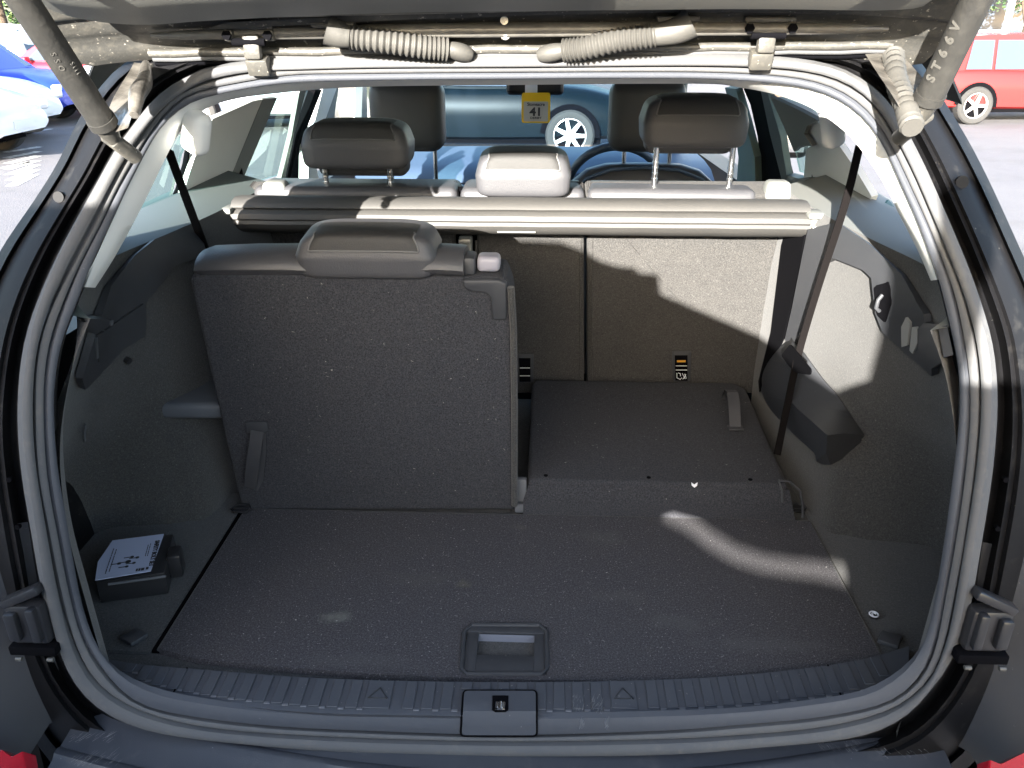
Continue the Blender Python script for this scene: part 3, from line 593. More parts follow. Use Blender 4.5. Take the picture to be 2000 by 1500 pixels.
text('lettering', '41', cl+V((0, -.0016, -hq*.14)), hq*.38, RX, ink, stk, sx=1.15, bold=hq*.012)
text('lettering', 'Stoneacre', cl+V((0, -.0016, hq*.115)), hq*.15, RX, ink, stk, bold=hq*.004)
text('lettering', 'DERBY', cl+V((0, -.0016, -hq*.335)), hq*.10, RX, ink, stk, sx=1.3, bold=hq*.003)
# ------------------------------------------------------------------ seats
def headrest(name, cx, cy, cz, w_, h_, d_, tilt=0, mats=None, parent=None, stems=None, chin=0, label=None, rail=.16):
    """a padded box with a darker inset on its top and back, a piped seam round the inset, and chromed posts"""
    t = thing(name, None, None); t.parent = parent; t.location = (cx, cy, cz)
    if label: t['label'] = label
    Rt = Euler((tilt, 0, 0)).to_matrix()
    bm = bmesh.new(); bmesh.ops.create_cube(bm, size=1); bmesh.ops.subdivide_edges(bm, edges=bm.edges[:], cuts=13, use_grid_fill=True)
    for v in bm.verts:
        p = v.co*2; k = 8.0; e = (abs(p.x)**k+abs(p.y)**k+abs(p.z)**k)**(1/k); p = p/max(e, 1e-6)
        taper = 1-.10*max(0, p.z)-.03*max(0, -p.z)
        x = p.x*w_/2*taper; y = p.y*d_/2*(1-.18*max(0, p.z)); z = p.z*h_/2
        z -= .10*h_*(abs(p.x)**4)*max(0, p.z)
        v.co = Rt @ V((x, y, z))
    b = B(); b.bm(bm); o = b.build('cushion', leather, t)
    def cs(p, off=0):
        k = 8.0; e = (abs(p.x)**k+abs(p.y)**k+abs(p.z)**k)**(1/k); p = p/e; taper = 1-.10*max(0, p.z)-.03*max(0, -p.z)
        return Rt @ V((p.x*w_/2*taper*(1+off), p.y*d_/2*(1-.18*max(0, p.z))-off*.05, (p.z*h_/2-.10*h_*(abs(p.x)**4)*max(0, p.z))+off*.06))
    path = [(-1, .30), (-1, .45), (-1, .6), (-1, .75), (-1, .88), (-.97, .97), (-.85, 1), (-.6, 1), (-.3, 1), (0, 1), (.3, 1)]
    rows = [[cs(V((u*(.80-.05*(1-j/10)*0), y, z)), .035) for u in [-1+2*i/16 for i in range(17)]] for j, (y, z) in enumerate(path)]
    for i in (0, 16): 
        for r in rows: r[i] = r[i]-(r[i]-r[8])*.02+Rt @ V((0, .002, -.0015))
    b = B(); b.loft(rows); b.build('inset_panel', leatherd, t)
    pts = [r[0] for r in rows[::-1]][3:]+[p+Rt @ V((0, 0, 0)) for p in rows[0][1:-1]]+[r[-1] for r in rows][:-3]
    b = B(); b.tube([p+Rt @ V((0, -.001, .0005)) for p in rnd(pts, .004, 1)], .0016, 6); b.build('piping', stitch, t)
    if chin: b = B(); b.box((0, d_*.35, -h_*.5), (w_*.86, d_*.55, chin), bev=.018, seg=4); b.build('front_cushion', leather, t)
    if stems:
        for x in stems[0]:
            b = B(); b.cyl((x, d_*.02, -h_*.45), (x, d_*.06, -h_*.5-stems[1]), .0062, 14)
            for k in range(6): b.cyl((x, d_*.02+.002, -h_*.5-.012-k*.012), (x, d_*.02+.002, -h_*.5-.015-k*.012), .0072, 14)
            b.build('post', chrome, t)
        for x in stems[0]: b = B(); b.cyl((x, d_*.06, -h_*.5-stems[1]-.004), (x, d_*.06, -h_*.5-stems[1]+.004), .020, 18); b.build('post_collar', blackp, t)
    return t
# third row, left: seat standing upright
t3 = thing('third_row_seat', None, None); t3.parent = suv; t3['label'] = 'upright third row seat with carpeted back'; 
n3 = V((0, 1.0, .165)).normalized(); n3 = V((0, -.987, -.16)).normalized()
S3 = PL((0, .54, .733), n3)
ol = rnd([V(p) for p in [(476,999),(466,975),(375,575),(369,545),(388,528),(985,545),(1001,580),(1006,965),(1004,998)]], [6,30,40,10,6,10,20,10,6], 4)
q = [S3(p.x, p.y)[0] for p in ol]; b = B(); b.prism(q, -n3*.085, bev=.008, seg=3); b.build('seat_back', carpet, t3)
b = B(); b.tube([S3(p[0], p[1])[0]+n3*.002 for p in [(998,560),(1003,640),(1005,800),(1005,985)]], .006, 8); b.build('edge_piping', carpetw, t3)
tl = [S3(x, y)[0]-n3*.045 for x, y in [(373,545),(382,536),(400,533),(480,531),(560,531),(620,535),(700,536),(780,535),(850,531),(890,533),(906,535)]]
b = B(); rows = []
for i, p in enumerate(tl):
    k = [.55, .85, .97, 1, 1, .96, .94, .96, 1, 1, .98][i]
    rows.append([p+V((0, cos(a)*.056*k, sin(a)*.026*k+(.0 if sin(a) > 0 else .004))) for a in [2*pi*j/20 for j in range(20)]])
b.loft(rows, cu=True, cap=True); b.build('leather_top', leather, t3)
c = (S3(580, 500)[0]+S3(845, 500)[0])/2
h3 = headrest('headrest', c.x, .50, 1.278, .232, .075, .115, .10, parent=suv); h3['label'] = 'lowered leather headrest on the upright third row seat'
# release corner
b = B(); L = [S3(x, y)[0]+n3*.006 for x, y in [(903,545),(975,545),(990,552),(990,622),(962,624),(958,580),(950,570),(920,568),(906,560)]]
b.prism(L, -n3*.055, bev=.004, seg=3); b.build('release_bracket', plast, t3)
c = S3(953, 536)[0]-n3*.03; b = B(); b.box(c+V((0, 0, .008)), (.038, .04, .026), bev=.008, seg=3); b.build('release_lever', mat('light_lever_plastic', (.30, .29, .33), .4), t3)
c = S3(915, 533)[0]-n3*.03; b = B(); b.box(c+V((0, 0, .004)), (.022, .05, .03), bev=.006); b.build('lever_block', plast, t3)
# pull strap
b = B(); b.prism([S3(x, y)[0]+n3*.001 for x, y in rnd([V(p) for p in [(480,822),(523,822),(526,838),(514,843),(484,843)]], 3)], n3*.004, bev=.001); b.build('strap_plate', plast, t3)
def strap(pts, wd, surf, lift):
    rows = []
    for i, (x, y) in enumerate(pts):
        q, n = surf(x, y); q = q+n*lift[i]; q2, _ = surf(pts[min(i+1, len(pts)-1)][0], pts[min(i+1, len(pts)-1)][1]); q1, _ = surf(pts[max(i-1, 0)][0], pts[max(i-1, 0)][1])
        d = (q2-q1).normalized(); e = n.cross(d).normalized()*wd/2
        rows.append([q-e, q+e, q+e+n*.0022, q-e+n*.0022])
    return rows
b = B(); b.loft(strap([(504,838),(503,860),(499,890),(495,920),(492,946)], .0235, S3, [.004,.010,.014,.012,.008]), cu=True, cap=True)
b.loft(strap([(508,842),(509,870),(507,900),(503,935),(495,949)], .0235, S3, [.003,.002,.002,.002,.006]), cu=True, cap=True); b.build('pull_strap', strapm, t3)
t3['kind'] = None if False else 'part'
del t3['kind']
# third row, right: folded flat
tf = thing('folded_seat', None, None); tf.parent = suv; tf['label'] = 'third row seat folded flat into the boot floor'
F1 = PL((0, .545, .815), (0, -.012, 1))
ol = [F1(*p)[0] for p in [(1026,930),(1524,930),(1440,752),(1428,738),(1055,735),(1040,745)]]
FT = [(.026,.545),(.524,.545),(.541,.985),(.520,1.02),(.035,1.02),(.026,.99)]
b = B(); b.prism([V((x, y, .812+(y-.545)*.012)) for x, y in FT], (0, 0, -.055), bev=.009, seg=3); b.build('seat_back', carpet, tf)
b = B(); b.loft([[V((x, .556, .804)) for x in (.030, .28, .520)], [V((x, .545, .799)) for x in (.028, .28, .528)], [V((x, .537, .77)) for x in (.018, .28, .536)], [V((x, .536, .738)) for x in (.018, .28, .545)]]); b.build('hinge_flap', carpet, tf)
b = B()
for px in (1066, 1268, 1466):
    c = V((F1(px, 935)[0].x, .560, .8125)); b.cyl(c, c+V((0, 0, .001)), .0042, 14)
b.build('screw', black, tf)
b = B(); c = F1(1436, 838)[0]+V((0, 0, .003)); b.box(c, (.032, .02, .004), bev=.001); c2 = F1(1440, 790)[0]
b.loft([[c+V((-.012+dx, .0+y, z)) for dx in (0, .024)] for y, z in [(.0, .0), (.012, .020), (.035, .046), (.06, .058), (.085, .052), (.10, .034), (.102, .018), (.095, .030), (.08, .046), (.06, .052), (.038, .040), (.016, .014), (.004, -.001)]])
b.build('pull_strap', strapm, tf)
b = B(); b.tube([V((.508, .553, .816)), V((.528, .553, .815)), V((.548, .545, .80)), V((.556, .54, .77)), V((.558, .535, .745))], .0022, 8); b.tube([V((.508, .553, .816)), V((.513, .540, .80)), V((.515, .536, .778))], .002, 8); b.build('fabric_loop', plast, tf)
b = B(); c = V((.020, .548, .80)); b.box(c+V((-.006, 0, -.012)), (.020, .014, .05), bev=.003); b.box(c+V((-.004, .0, -.052)), (.030, .016, .02), bev=.003); b.build('hinge_cover', [MATS['mid_plastic']], tf)
# second row bench: three carpeted backs
S2 = PL((0, 1.055, .80), V((0, -.985, -.17)).normalized()*1); n2 = V((0, -.985, -.17)).normalized()
def back2(name, pts, th=.09, r=8, m=seatcar, bev=.008):
    t = thing(name, None, None); t.parent = suv
    b = B(); b.prism([S2(p.x, p.y)[0] for p in rnd([V(p) for p in pts], r, 4)], -n2*th, bev=bev, seg=3); b.build('back_panel', m, t); return t
l2 = back2('rear_seat_back', [(470,380),(888,380),(889,760),(500,780)]); l2['label'] = 'left part of the rear bench behind the upright seat'
c2 = back2('rear_seat_back', [(924,380),(1141,380),(1141,770),(955,770)]); c2['label'] = 'centre part of the rear bench'
r2_ = back2('rear_seat_back', [(1147,380),(1528,380),(1527,480),(1505,650),(1482,770),(1147,770)], r=6); r2_['label'] = 'right part of the rear bench with a fixing slot'
for (o, x0, x1) in ((c2, 930, 1133), (r2_, 1156, 1500)):   # welt a little inside the edge
    b = B(); b.tube([S2(x, y)[0]+n2*.0005 for x, y in ([(x0,470),(x0+1,735)] if o is c2 else [(x0,470),(x0,735)])], .003, 6); b.build('welt', seatcar, o); b = B(); b.tube([S2(x, y)[0]+n2*.0005 for x, y in ([(x1,470),(x1,735)] if o is c2 else [(1519,480),(1496,650),(1478,735)])], .003, 6); b.build('welt', seatcar, o)
b = B(); b.prism([S2(*p)[0]-n2*.03 for p in [(885,380),(925,380),(960,770),(885,770)]], -n2*.02); b.build('rear_seat_frame', black, suv)
b = B(); b.box(S2(910, 484)[0]+n2*.0, (.030, .03, .055), Euler((-.17, 0, 0)).to_matrix(), bev=.004); b.box(S2(908, 466)[0]+n2*.014, (.026, .006, .008), bev=.001, mi=1); b.build('belt_outlet', [trimg, steel], suv)
def slot2(cx, cy, wd, hd, parent, tagc):
    t = thing('fixing_slot', None, None); t.parent = suv
    b = B(); p = [S2(x, y)[0] for x, y in [(cx-wd, cy-hd), (cx+wd, cy-hd), (cx+wd, cy+hd), (cx-wd, cy+hd)]]
    b.prism([S2(q.x, q.y)[0]+n2*.0005 for q in rnd([V((cx-wd, cy-hd)), V((cx+wd, cy-hd)), V((cx+wd*.9, cy+hd)), V((cx-wd*.9, cy+hd))], 4)], n2*.003, bev=.001); b.build('surround', plast, t)
    b = B(); b.prism([S2(x, y)[0]+n2*.0036 for x, y in [(cx-wd*.72, cy-hd*.72), (cx+wd*.6, cy-hd*.72), (cx+wd*.6, cy+hd*.92), (cx-wd*.66, cy+hd*.92)]], n2*.0006); b.build('opening', black, t)
    b = B()
    for k, mi in ((-.05, 0), (.22 if tagc else .5, 0)): 
        a = S2(cx-wd*.62, cy+hd*k)[0]+n2*.005; c = S2(cx+wd*.55, cy+hd*k)[0]+n2*.005; b = B(); b.cyl(a, c, .0011, 6); b.build('wire_bar', steel, t)
    if tagc:
        b = B(); b.prism([S2(x, y)[0]+n2*.005 for x, y in [(cx-wd*.5, cy-hd*.42), (cx+wd*.4, cy-hd*.42), (cx+wd*.4, cy-hd*.30), (cx-wd*.5, cy-hd*.30)]], n2*.001); b.build('orange_tab', orange, t)
        b = B()                                   # child seat symbol: seat outline and an anchor
        for pl in ([(-.5, .42), (-.5, .72), (-.15, .84), (.0, .72)], [(-.35, .40), (-.15, .46), (-.12, .62)], [(.05, .44), (.35, .80)], [(.1, .82), (.3, .66), (.42, .50)], [(.28, .48), (.4, .62), (.46, .78)]):
            b.tube([S2(cx+u*wd, cy+hd*v_)[0]+n2*.0048 for u, v_ in pl], .0009, 5)
        b.build('child_seat_symbol', white, t)
    return t
slot2(1331, 714, 19, 30, r2_, True); slot2(1026, 718, 17, 28, c2, False)
# leather tops of the bench, seen above the cover
topz = 1.268
def benchtop(x0, x1, m=leather):
    b = B(); b.box(((x0+x1)/2, 1.03, topz), (x1-x0, .13, .045), bev=.017, seg=4); b.build('bench_top', m, suv)
f = lambda px: U(px, 378, y=.99).x
benchtop(f(500), f(895)); benchtop(f(900), f(1142)); benchtop(f(1146), f(1475))
for px, m in ((540, trimg), (1517, trimg)):
    c = U(px, 374, y=.99); b = B(); b.box(c+V((0, 0, .004)), (.060, .05, .040), bev=.010, seg=3, taper=(.82, .9)); b.build('fold_lever', m, suv)
headrest('headrest', U(697, 280, y=1.0).x, 1.02, U(697, 281, y=1.0).z, .236, .098, .13, .03, parent=suv, stems=([-.082, .064], .07), chin=.055)['label'] = 'raised dark headrest at the left of the rear bench'
headrest('headrest', U(1022, 340, y=.96).x, .985, U(1022, 336, y=.96).z, .205, .092, .12, .10, parent=suv)['label'] = 'lowered headrest in the middle of the rear bench, lit by the sun'
headrest('headrest', U(1356, 235, y=1.0).x, 1.02, U(1356, 236, y=1.0).z, .222, .104, .13, .03, parent=suv, stems=([-.072, .093], .115), chin=.045)['label'] = 'highest raised headrest at the right of the rear bench'
# front seats
for (px, w_, nm) in ((797, .30, 'left'), (1262, .30, 'right')):
    c = U(px, 226, y=1.98); t = thing('front_seat', None, None); t.parent = suv; t.location = (c.x, 1.98, 0)
    t['label'] = 'front passenger seat' if nm == 'left' else 'driver seat behind the steering wheel'
    b = B(); b.box((0, .0, c.z), (.245, .12, .225), bev=.045, seg=5); b.build('headrest', leather, t)
    for sx in (-.065, .085): b = B(); b.cyl((sx, .0, c.z-.10), (sx, 0, 1.05), .007, 12); b.build('post', chrome, t)
    top = U(px, 352 if nm == 'left' else 318, y=1.98).z+.0
    rows = []
    for (z, hw, d_) in [(.55, .25, .07), (.85, .265, .075), (top-.13, .262, .07), (top-.06, .235, .062), (top-.022, .19, .05), (top-.004, .13, .032), (top, .05, .01)]:
        rows.append([V((hw*abs(cos(a))**.55*(1 if cos(a) > 0 else -1), d_*abs(sin(a))**.7*(1 if sin(a) > 0 else -1), z)) for a in [2*pi*j/28 for j in range(28)]])
    b = B(); b.loft(rows, cu=True, cap=True); b.build('seat_back', leather, t)
    b = B(); b.tube([V((x, -.055, z)) for x, z in [(-.25, top-.22), (-.235, top-.10), (-.19, top-.045), (-.11, top-.015), (0, top-.006), (.11, top-.015), (.19, top-.045), (.235, top-.10), (.25, top-.22)]], .006, 8); b.build('seat_piping', dash, t)
    b = B(); b.box((0, .22, .45), (.5, .5, .16), bev=.04); b.build('seat_base', leather, t)
b = B(); b.box((0, 2.3, .62), (.24, 1.0, .30), bev=.03); b.build('centre_console', blackp, suv)
# ------------------------------------------------------------------ roller load cover
cv = thing('load_cover', 'rolled up load cover in its long cassette across the boot behind the rear bench', 'load cover', (0, .84, 1.24))
def yz(py, y): return U(1150, py, y=y).z-1.24
pr = [(.050, yz(386,.89)), (.015, yz(389,.855)), (-.008, yz(398,.832)), (-.016, yz(407,.824)), (-.018, yz(411,.822)), (-.012, yz(414,.828)), (-.020, yz(417,.82)), (-.027, yz(424,.813)), (-.029, yz(434,.811)), (-.024, yz(437,.816)), (-.026, yz(444,.814)), (-.018, yz(452,.822)), (.0, yz(458,.84)), (.03, yz(460,.87)), (.055, yz(450,.895)), (.062, yz(410,.90))]
XL, XR = U(452, 425, y=.82).x, U(1583, 425, y=.82).x
b = B(); b.loft([[V((XL+(XR-XL)*k/24, y+.0003*sin(k*1.7), z+.0003*sin(k*2.3))) for y, z in pr] for k in range(25)], cu=True, cap=True); b.build('cassette', cover, cv)
b = B(); b.box(((U(972,455,y=.82).x+U(1045,455,y=.82).x)/2, -.014, yz(455.5,.82)), (.078, .004, .003)); b.build('pull_edge_seam', trimg, cv)
for (x0, x1, s) in ((U(1583,425,y=.82).x, U(1622,425,y=.82).x, 1), (U(425,425,y=.82).x, U(452,425,y=.82).x, -1)):
    t = thing('end_cap', None, None); t.parent = cv; xm_ = (x0+x1)/2
    b = B(); b.box((xm_, .012, .0), (abs(x1-x0), .075, .050), bev=.008, seg=3); b.box((xm_, -.012, .030), (abs(x1-x0)*1.4, .05, .012), bev=.004); b.build('cap', trimg if s > 0 else trimg, t)
    b = B(); b.box((xm_-s*.004, -.030, -.006), (abs(x1-x0)*.7, .012, .034), bev=.003); b.box((xm_+s*.05, -.005, .024), (.10, .022, .010), bev=.003); b.build('cap_catch', steel, t)
# ------------------------------------------------------------------ seat belts
def belt(name, pts, wd, wn, m=beltm):
    b = B(); rows = []; P = crs([V(p) for p in pts], 6) if len(pts) > 2 else [V(p) for p in pts]
    for i, p in enumerate(P):
        d = (P[min(i+1, len(P)-1)]-P[max(i-1, 0)]).normalized(); e = d.cross(V(wn)).normalized()*wd/2; n = e.cross(d).normalized()*.0012
        rows.append([p-e-n, p+e-n, p+e+n, p-e+n])
    b.loft(rows, cu=True, cap=True); return b.build(name, m, suv)
belt('third_row_belt', [U(1679,284,y=.60), U(1650,400,y=.61), U(1598,560,y=.64), U(1560,690,y=.665), U(1538,790,y=.65), U(1518,888,y=.60)], .014, (.15, -1, .35))
belt('third_row_belt', [U(328,290,y=.50), U(346,340,y=.54), U(372,410,y=.60), U(398,480,y=.66), U(412,530,y=.68)], .020, (-.15, -1, .3))
belt('rear_belt', [U(1600,285,y=1.25), U(1594,330,y=1.24), U(1588,372,y=1.22)], .016, (-.2, -1, .2))
belt('rear_belt', [U(456,300,y=1.25), U(464,340,y=1.20), U(468,384,y=1.12)], .026, (.2, -1, .2))
belt('rear_belt', [U(1577,455,y=.98), U(1560,560,y=1.0), U(1547,650,y=1.0)], .004, (-1, -.2, .2), steel)
patch('seat_gap_shade', [(1534,462),(1576,456),(1562,540),(1534,660),(1500,735),(1486,765),(1484,745),(1508,650),(1529,480)], lambda px, py: (lambda q: (q[0], q[1]))(wr(px, py)), black, suv, off=.002, th=.002, step=14)  # black sheet laid on the wall to stand for the shaded gap
# post beside the right seatback
patch('side_trim_post', [(1577,452),(1596,452),(1600,500),(1588,560),(1565,640),(1545,660),(1552,610),(1568,540)], PL((.60, 0, 0), (1, 0, 0)), plast, suv, th=.01, step=12)
patch('fluff_speck', [(1350,942),(1356,946),(1362,942),(1361,948),(1356,952),(1351,948)], PL((0,.54,.79),(0,-1,.3)), white, suv, off=.0015, th=.001, step=4)
# ------------------------------------------------------------------ safety bolt box standing at the left of the board
bx = thing('cardboard_box', 'small black box with a printed white top standing left of the boot floor board', 'box')
def zz(px, py, z): return U(px, py, z=z)
zt = .784
T = [zz(*p, zt) for p in [(186,1134),(302,1118),(306,1042),(190,1060)]]
bx.location = (T[0]+T[2])/2*1.0; bx.location.z = ZF; o_ = bx.location
a, d_ = T[0]-o_, T[1]-o_; ax = (T[1]-T[0]).normalized(); ay = V((-ax.y, ax.x, 0)); Wb = (T[1]-T[0]).length*1.16; Db = (T[3]-T[0]).length*1.0
c0 = T[0]-o_; base = [c0, c0+ax*Wb, c0+ax*Wb+ay*Db, c0+ay*Db]
b = B(); b.prism([V((p.x, p.y, 0)) for p in base], (0, 0, zt-ZF-.003), bev=.0015); b.build('carton', blackp, bx)
lb = [c0+ax*.0+ay*.0, c0+ax*Wb*.80+ay*.004, c0+ax*Wb*.86+ay*(Db*.98), c0+ax*.006+ay*(Db*.98), c0+ax*(-.006)+ay*(Db*.45)]
b = B(); b.prism([V((p.x, p.y, zt-ZF+.0)) for p in lb], (0, 0, .0012)); b.build('printed_label', mat('label_paper', (.42, .47, .62), .6), bx, smooth=False)
MB = Matrix((( -ay.x*1, ax.x, 0), (-ay.y, ax.y, 0), (0, 0, 1)))
MB = Matrix(((-ay.x, ax.x, 0), (-ay.y, ax.y, 0), (0, 0, 1)))
zt_ = zt-ZF+.0016
def lt(body, u, v_, size, **k): p = c0+ax*u+ay*v_; text('lettering', body, (p.x, p.y, zt_), size, MB, ink, bx, **k)
lt('SAFETY BOLT SET', .083, .056, .0105, bold=.0003, sx=.92)
b = B()
for (u, v0, v1, th) in ((.073,.052,.088,.0012), (.0695,.052,.088,.0012), (.018,.02,.085,.0013), (.013,.015,.085,.0013)):
    k = v0
    while k < v1:
        l_ = random.uniform(.003, .007); p = c0+ax*u+ay*k; b.box((p.x, p.y, zt_), (th, l_, .0003), Matrix(((ax.x, ay.x, 0), (ax.y, ay.y, 0), (0, 0, 1)))); k += l_+.0012
for (u, v_, r) in ((.030,.038,.0034),(.044,.040,.0046),(.048,.053,.0032),(.057,.049,.0032),(.054,.034,.003),(.044,.026,.003)):
    p = c0+ax*u+ay*v_; b.cyl((p.x, p.y, zt_), (p.x, p.y, zt_+.0003), r, 12); b.box((p.x-ax.x*.008, p.y-ax.y*.008, zt_), (.010, .0018, .0003), Matrix(((ax.x, ay.x, 0), (ax.y, ay.y, 0), (0, 0, 1))))
for (u, v_, w1) in ((.062,.012,.003),(.066,.012,.003),(.071,.012,.005),(.078,.013,.004)):
    p = c0+ax*u+ay*v_; b.box((p.x, p.y, zt_), (w1, .007, .0003), Matrix(((ax.x, ay.x, 0), (ax.y, ay.y, 0), (0, 0, 1))))
tag(b.build('print', ink, bx, smooth=False), kind='stuff')
b = B(); p0 = c0+ax*.018-ay*.0012; p1 = c0+ax*.108-ay*.0012; b.cyl((p0.x, p0.y, zt-ZF-.010), (p1.x, p1.y, zt-ZF-.010), .0022, 8); b.build('lid_edge', [MATS['mid_plastic']], bx)
pc = c0+ax*(Wb+.010)+ay*.05; b = B(); b.box((pc.x, pc.y, .028), (.022, .035, .045), Matrix(((ax.x, ay.x, 0), (ax.y, ay.y, 0), (0, 0, 1))), bev=.004); b.build('side_clasp', blackp, bx)
lintm = mat('pale_lint', (.20, .195, .185), .9, spec=.1); rl = random.Random(11)
def lint(n, pick, parent, lo=.0008, hi=.0035):
    b = B()
    for _ in range(n):
        q, nn = pick(); a = rl.uniform(0, pi); t1 = nn.orthogonal().normalized(); t2 = nn.cross(t1); d = (t1*cos(a)+t2*sin(a))*rl.uniform(lo, hi)*rl.choice((1, 1, .5)); e = nn.cross(d).normalized()*rl.uniform(.00025, .0006)
        q = q+nn*.0012; k = (t1*cos(a+1.2)+t2*sin(a+1.2))*d.length*rl.uniform(-.4, .4)
        b.add([q-d-e, q+k-e, q+d-e*.4, q+d+e*.4, q+k+e, q-d+e], [(0, 1, 4, 5), (1, 2, 3, 4)])
    return tag(b.build('lint', lintm, parent, smooth=False, recalc=False), kind='stuff')
lo_ = lint(230, lambda: (V((rl.uniform(-.52, .56), rl.uniform(.13, .53), ZF))-V((.02, .3, ZF)), V((0, 0, 1))), board)
def ps():
    y = rl.uniform(575, 985); x = rl.uniform(385+(y-575)*.22+15, 990); return S3(x, y)
lint(60, ps, t3, .0006, .0025)
lint(60, lambda: (V((rl.uniform(.05, .51), rl.uniform(.56, 1.0), .8185)), V((0, 0, 1))), tf)
lint(60, lambda: (lambda x: (V((x, rl.uniform(outer_y(x) or .03, inner_y(x) or .1), ZS+.003)), V((0, 0, 1))))(rl.uniform(-.45, .47)), suv, .0006, .002)
# ================================================================== raised tailgate
tg = thing('tailgate', None, None); tg.parent = suv; tg['label'] = 'raised tailgate with dusty painted hinge edge'
def TGZ(y): return 1.592+.65*(.33-y) if y > .24 else 1.6505+.46*(.24-y)-.05*(.24-y)**2
def yt(y): return .33-.40*(.33-y)
def TS(off=0):
    def f(px, py):
        d = ray(px, py); lo, hi = .2, 1.6
        g = lambda t: (CAM.z+d.z*t)-TGZ(CAM.y+d.y*t)+off
        if g(lo) > 0: pass
        for _ in range(40):
            m = (lo+hi)/2
            if g(m)*(-1 if g(lo) > 0 else 1) > 0: hi = m
            else: lo = m
        return CAM+d*lo, V((0, -.3, -1)).normalized()
    return f
def tgrow(y, xl, xr, dz=0, n=40): return [V((xl+(xr-xl)*k/n, y-.012*((2*k/n-1)**4), TGZ(y)+dz-.012*abs(2*k/n-1)**6)) for k in range(n+1)]
f = PL((0, .33, 1.592), (0, .65, 1)); 
eL = [f(*p)[0] for p in [(252,121),(196,108),(130,88),(105,52),(72,0)]]; eR = [f(*p)[0] for p in [(1742,104),(1800,92),(1850,60),(1880,15),(1890,0)]]
ys = [.345, .33, .32, .312, .304, .296, .289, .282, .276, .270, .264, .257, .24, .1, -.15, -.3, -.45, -.6, -.72, -.77]
def edge(E, y):
    E = sorted(E, key=lambda p: -p.y)
    if y >= E[0].y: return E[0].x
    for a, b_ in zip(E, E[1:]):
        if b_.y <= y <= a.y: return a.x+(b_.x-a.x)*(y-a.y)/(b_.y-a.y)
    e = E[-1].x; return e*(1+.10*min(1, (E[-1].y-y)/.3))
dzs = [-.004, -.008, -.004, .004, .002, .002, .006, .008, .004, .004, .010, .010, .012, .014, .01, .008, .0, -.01, -.02, -.03]
rows = [tgrow(y, edge(eL, y), edge(eR, y), dz) for y, dz in zip(ys, dzs)]
up = [[p+V((p.x*.03, 0, .05+.02*k)) for p in rows[j]] for k, j in ((0, len(rows)-1),)]
outer = [[V((p.x*1.0, p.y+.005, p.z+.055)) for p in r] for r in rows]
b = B(); b.loft(rows+outer[::-1], cv=True); 
for side in (0, -1): b.loft([[r[side] for r in rows], [r[side] for r in outer]])
b.build('tailgate_frame', dusty, tg)
f = TS(); trim_px = [(100,-30),(125,-10),(170,16),(215,33),(270,44),(330,45),(400,38),(520,28),(700,18),(1000,6),(1300,0),(1500,-6),(1640,-2),(1690,2),(1740,-4),(1790,-30)]
# inner lining of the tailgate
rowsT = []
rimL = [(108,-60),(118,-5),(150,15),(200,30),(262,40),(330,40),(420,30),(600,17),(800,7),(1000,3),(1200,0),(1400,-3),(1560,-2),(1640,0),(1720,0),(1790,-12),(1812,-60)]
FP = PL((0, .33, 1.572), (0, .65, 1))
r0 = [FP(*p)[0] for p in interp(rimL, 3)]
c0t = V((.0, -.32, TGZ(-.32)-.045))
r_out = [p+V((0, 0, .035)) for p in r0]
def shrink(p, k, dz): 
    q = V((p.x*(1-.12*k), p.y*(1-k)+(-.70)*k, 0)); q.z = TGZ(q.y)-dz; return q
rowsT = [r_out, r0]+[[V((p.x*(1-.06*k), p.y+(-.72-p.y)*k, 0)) for p in r0] for k in (.03, .1, .25, .5, .75, 1.)]
for r_, dz in zip(rowsT[2:], (.040, .050, .055, .055, .05, .03)):
    for p in r_: p.z = TGZ(p.y)-dz*1.0
b = B(); b.loft(rowsT); b.build('tailgate_lining', mat('tailgate_lining_plastic', (.24, .24, .22), .6, bump=(300, .4, .001), wear=[(8, .4, .8, (.28, .275, .25), .5)]), tg)
b = B(); b.tube([p+V((0, .006, .004)) for p in r0], .008, 8); b.build('lining_edge', plast, tg)
# pressed ridge, seal bars and dirt line along the hinge edge
def along(px0, px1, py0, py1, y, r, name, m, n=30, off=.01):
    a = U(px0, py0, y=yt(y)-.006); c = U(px1, py1, y=yt(y)-.006); b = B(); b.tube([a.lerp(c, k/n)+V((0, 0, -.0007*sin(k*2.1))) for k in range(n+1)], r, 10); return b.build(name, m, tg)
along(292, 1742, 104, 88, .30, .0055, 'seal_bar', dusty); along(300, 1740, 114, 98, .31, .0045, 'seal_bar', rubber); along(305, 1742, 122, 106, .33, .005, 'spoiler_edge', black)
b = B(); b.loft([[U(px, py, y=y)+V((0, 0, 0)) for px, py in ((440, 44), (800, 26), (1200, 12), (1500, 8))] for py_, y in ((0, yt(.17)-.006),)]+[[U(px, py, y=yt(.18)-.004) for px, py in ((400, 58), (800, 38), (1200, 25), (1560, 22))]]); b.build('pressed_ridge_base', dusty, tg)
for (A1, A2, A3) in (((440,44), (1500,20), .17), ((300,86), (1730,74), .27)):
    p = FP(*A1)[0]; q = FP(*A2)[0]; b = B(); b.tube([p.lerp(q, k/20)+V((0, -.002, .010+.003*sin(pi*k/20))) for k in range(21)], [.003+.006*sin(pi*k/20)**.4 for k in range(21)], 10); b.build('pressed_ridge', ridge_hl, tg)
c = U(987, 67, y=yt(.24)-.008); b = B(); b.cyl(c, c+V((0, -.003, -.001)), .006, 16); b.cyl(c+V((0, -.004, 0)), c+V((0, -.0055, 0)), .0025, 10); c = U(985, 40, y=yt(.2)-.008); b.cyl(c, c+V((0, -.003, 0)), .005, 14); b.build('body_plug', steel, tg)
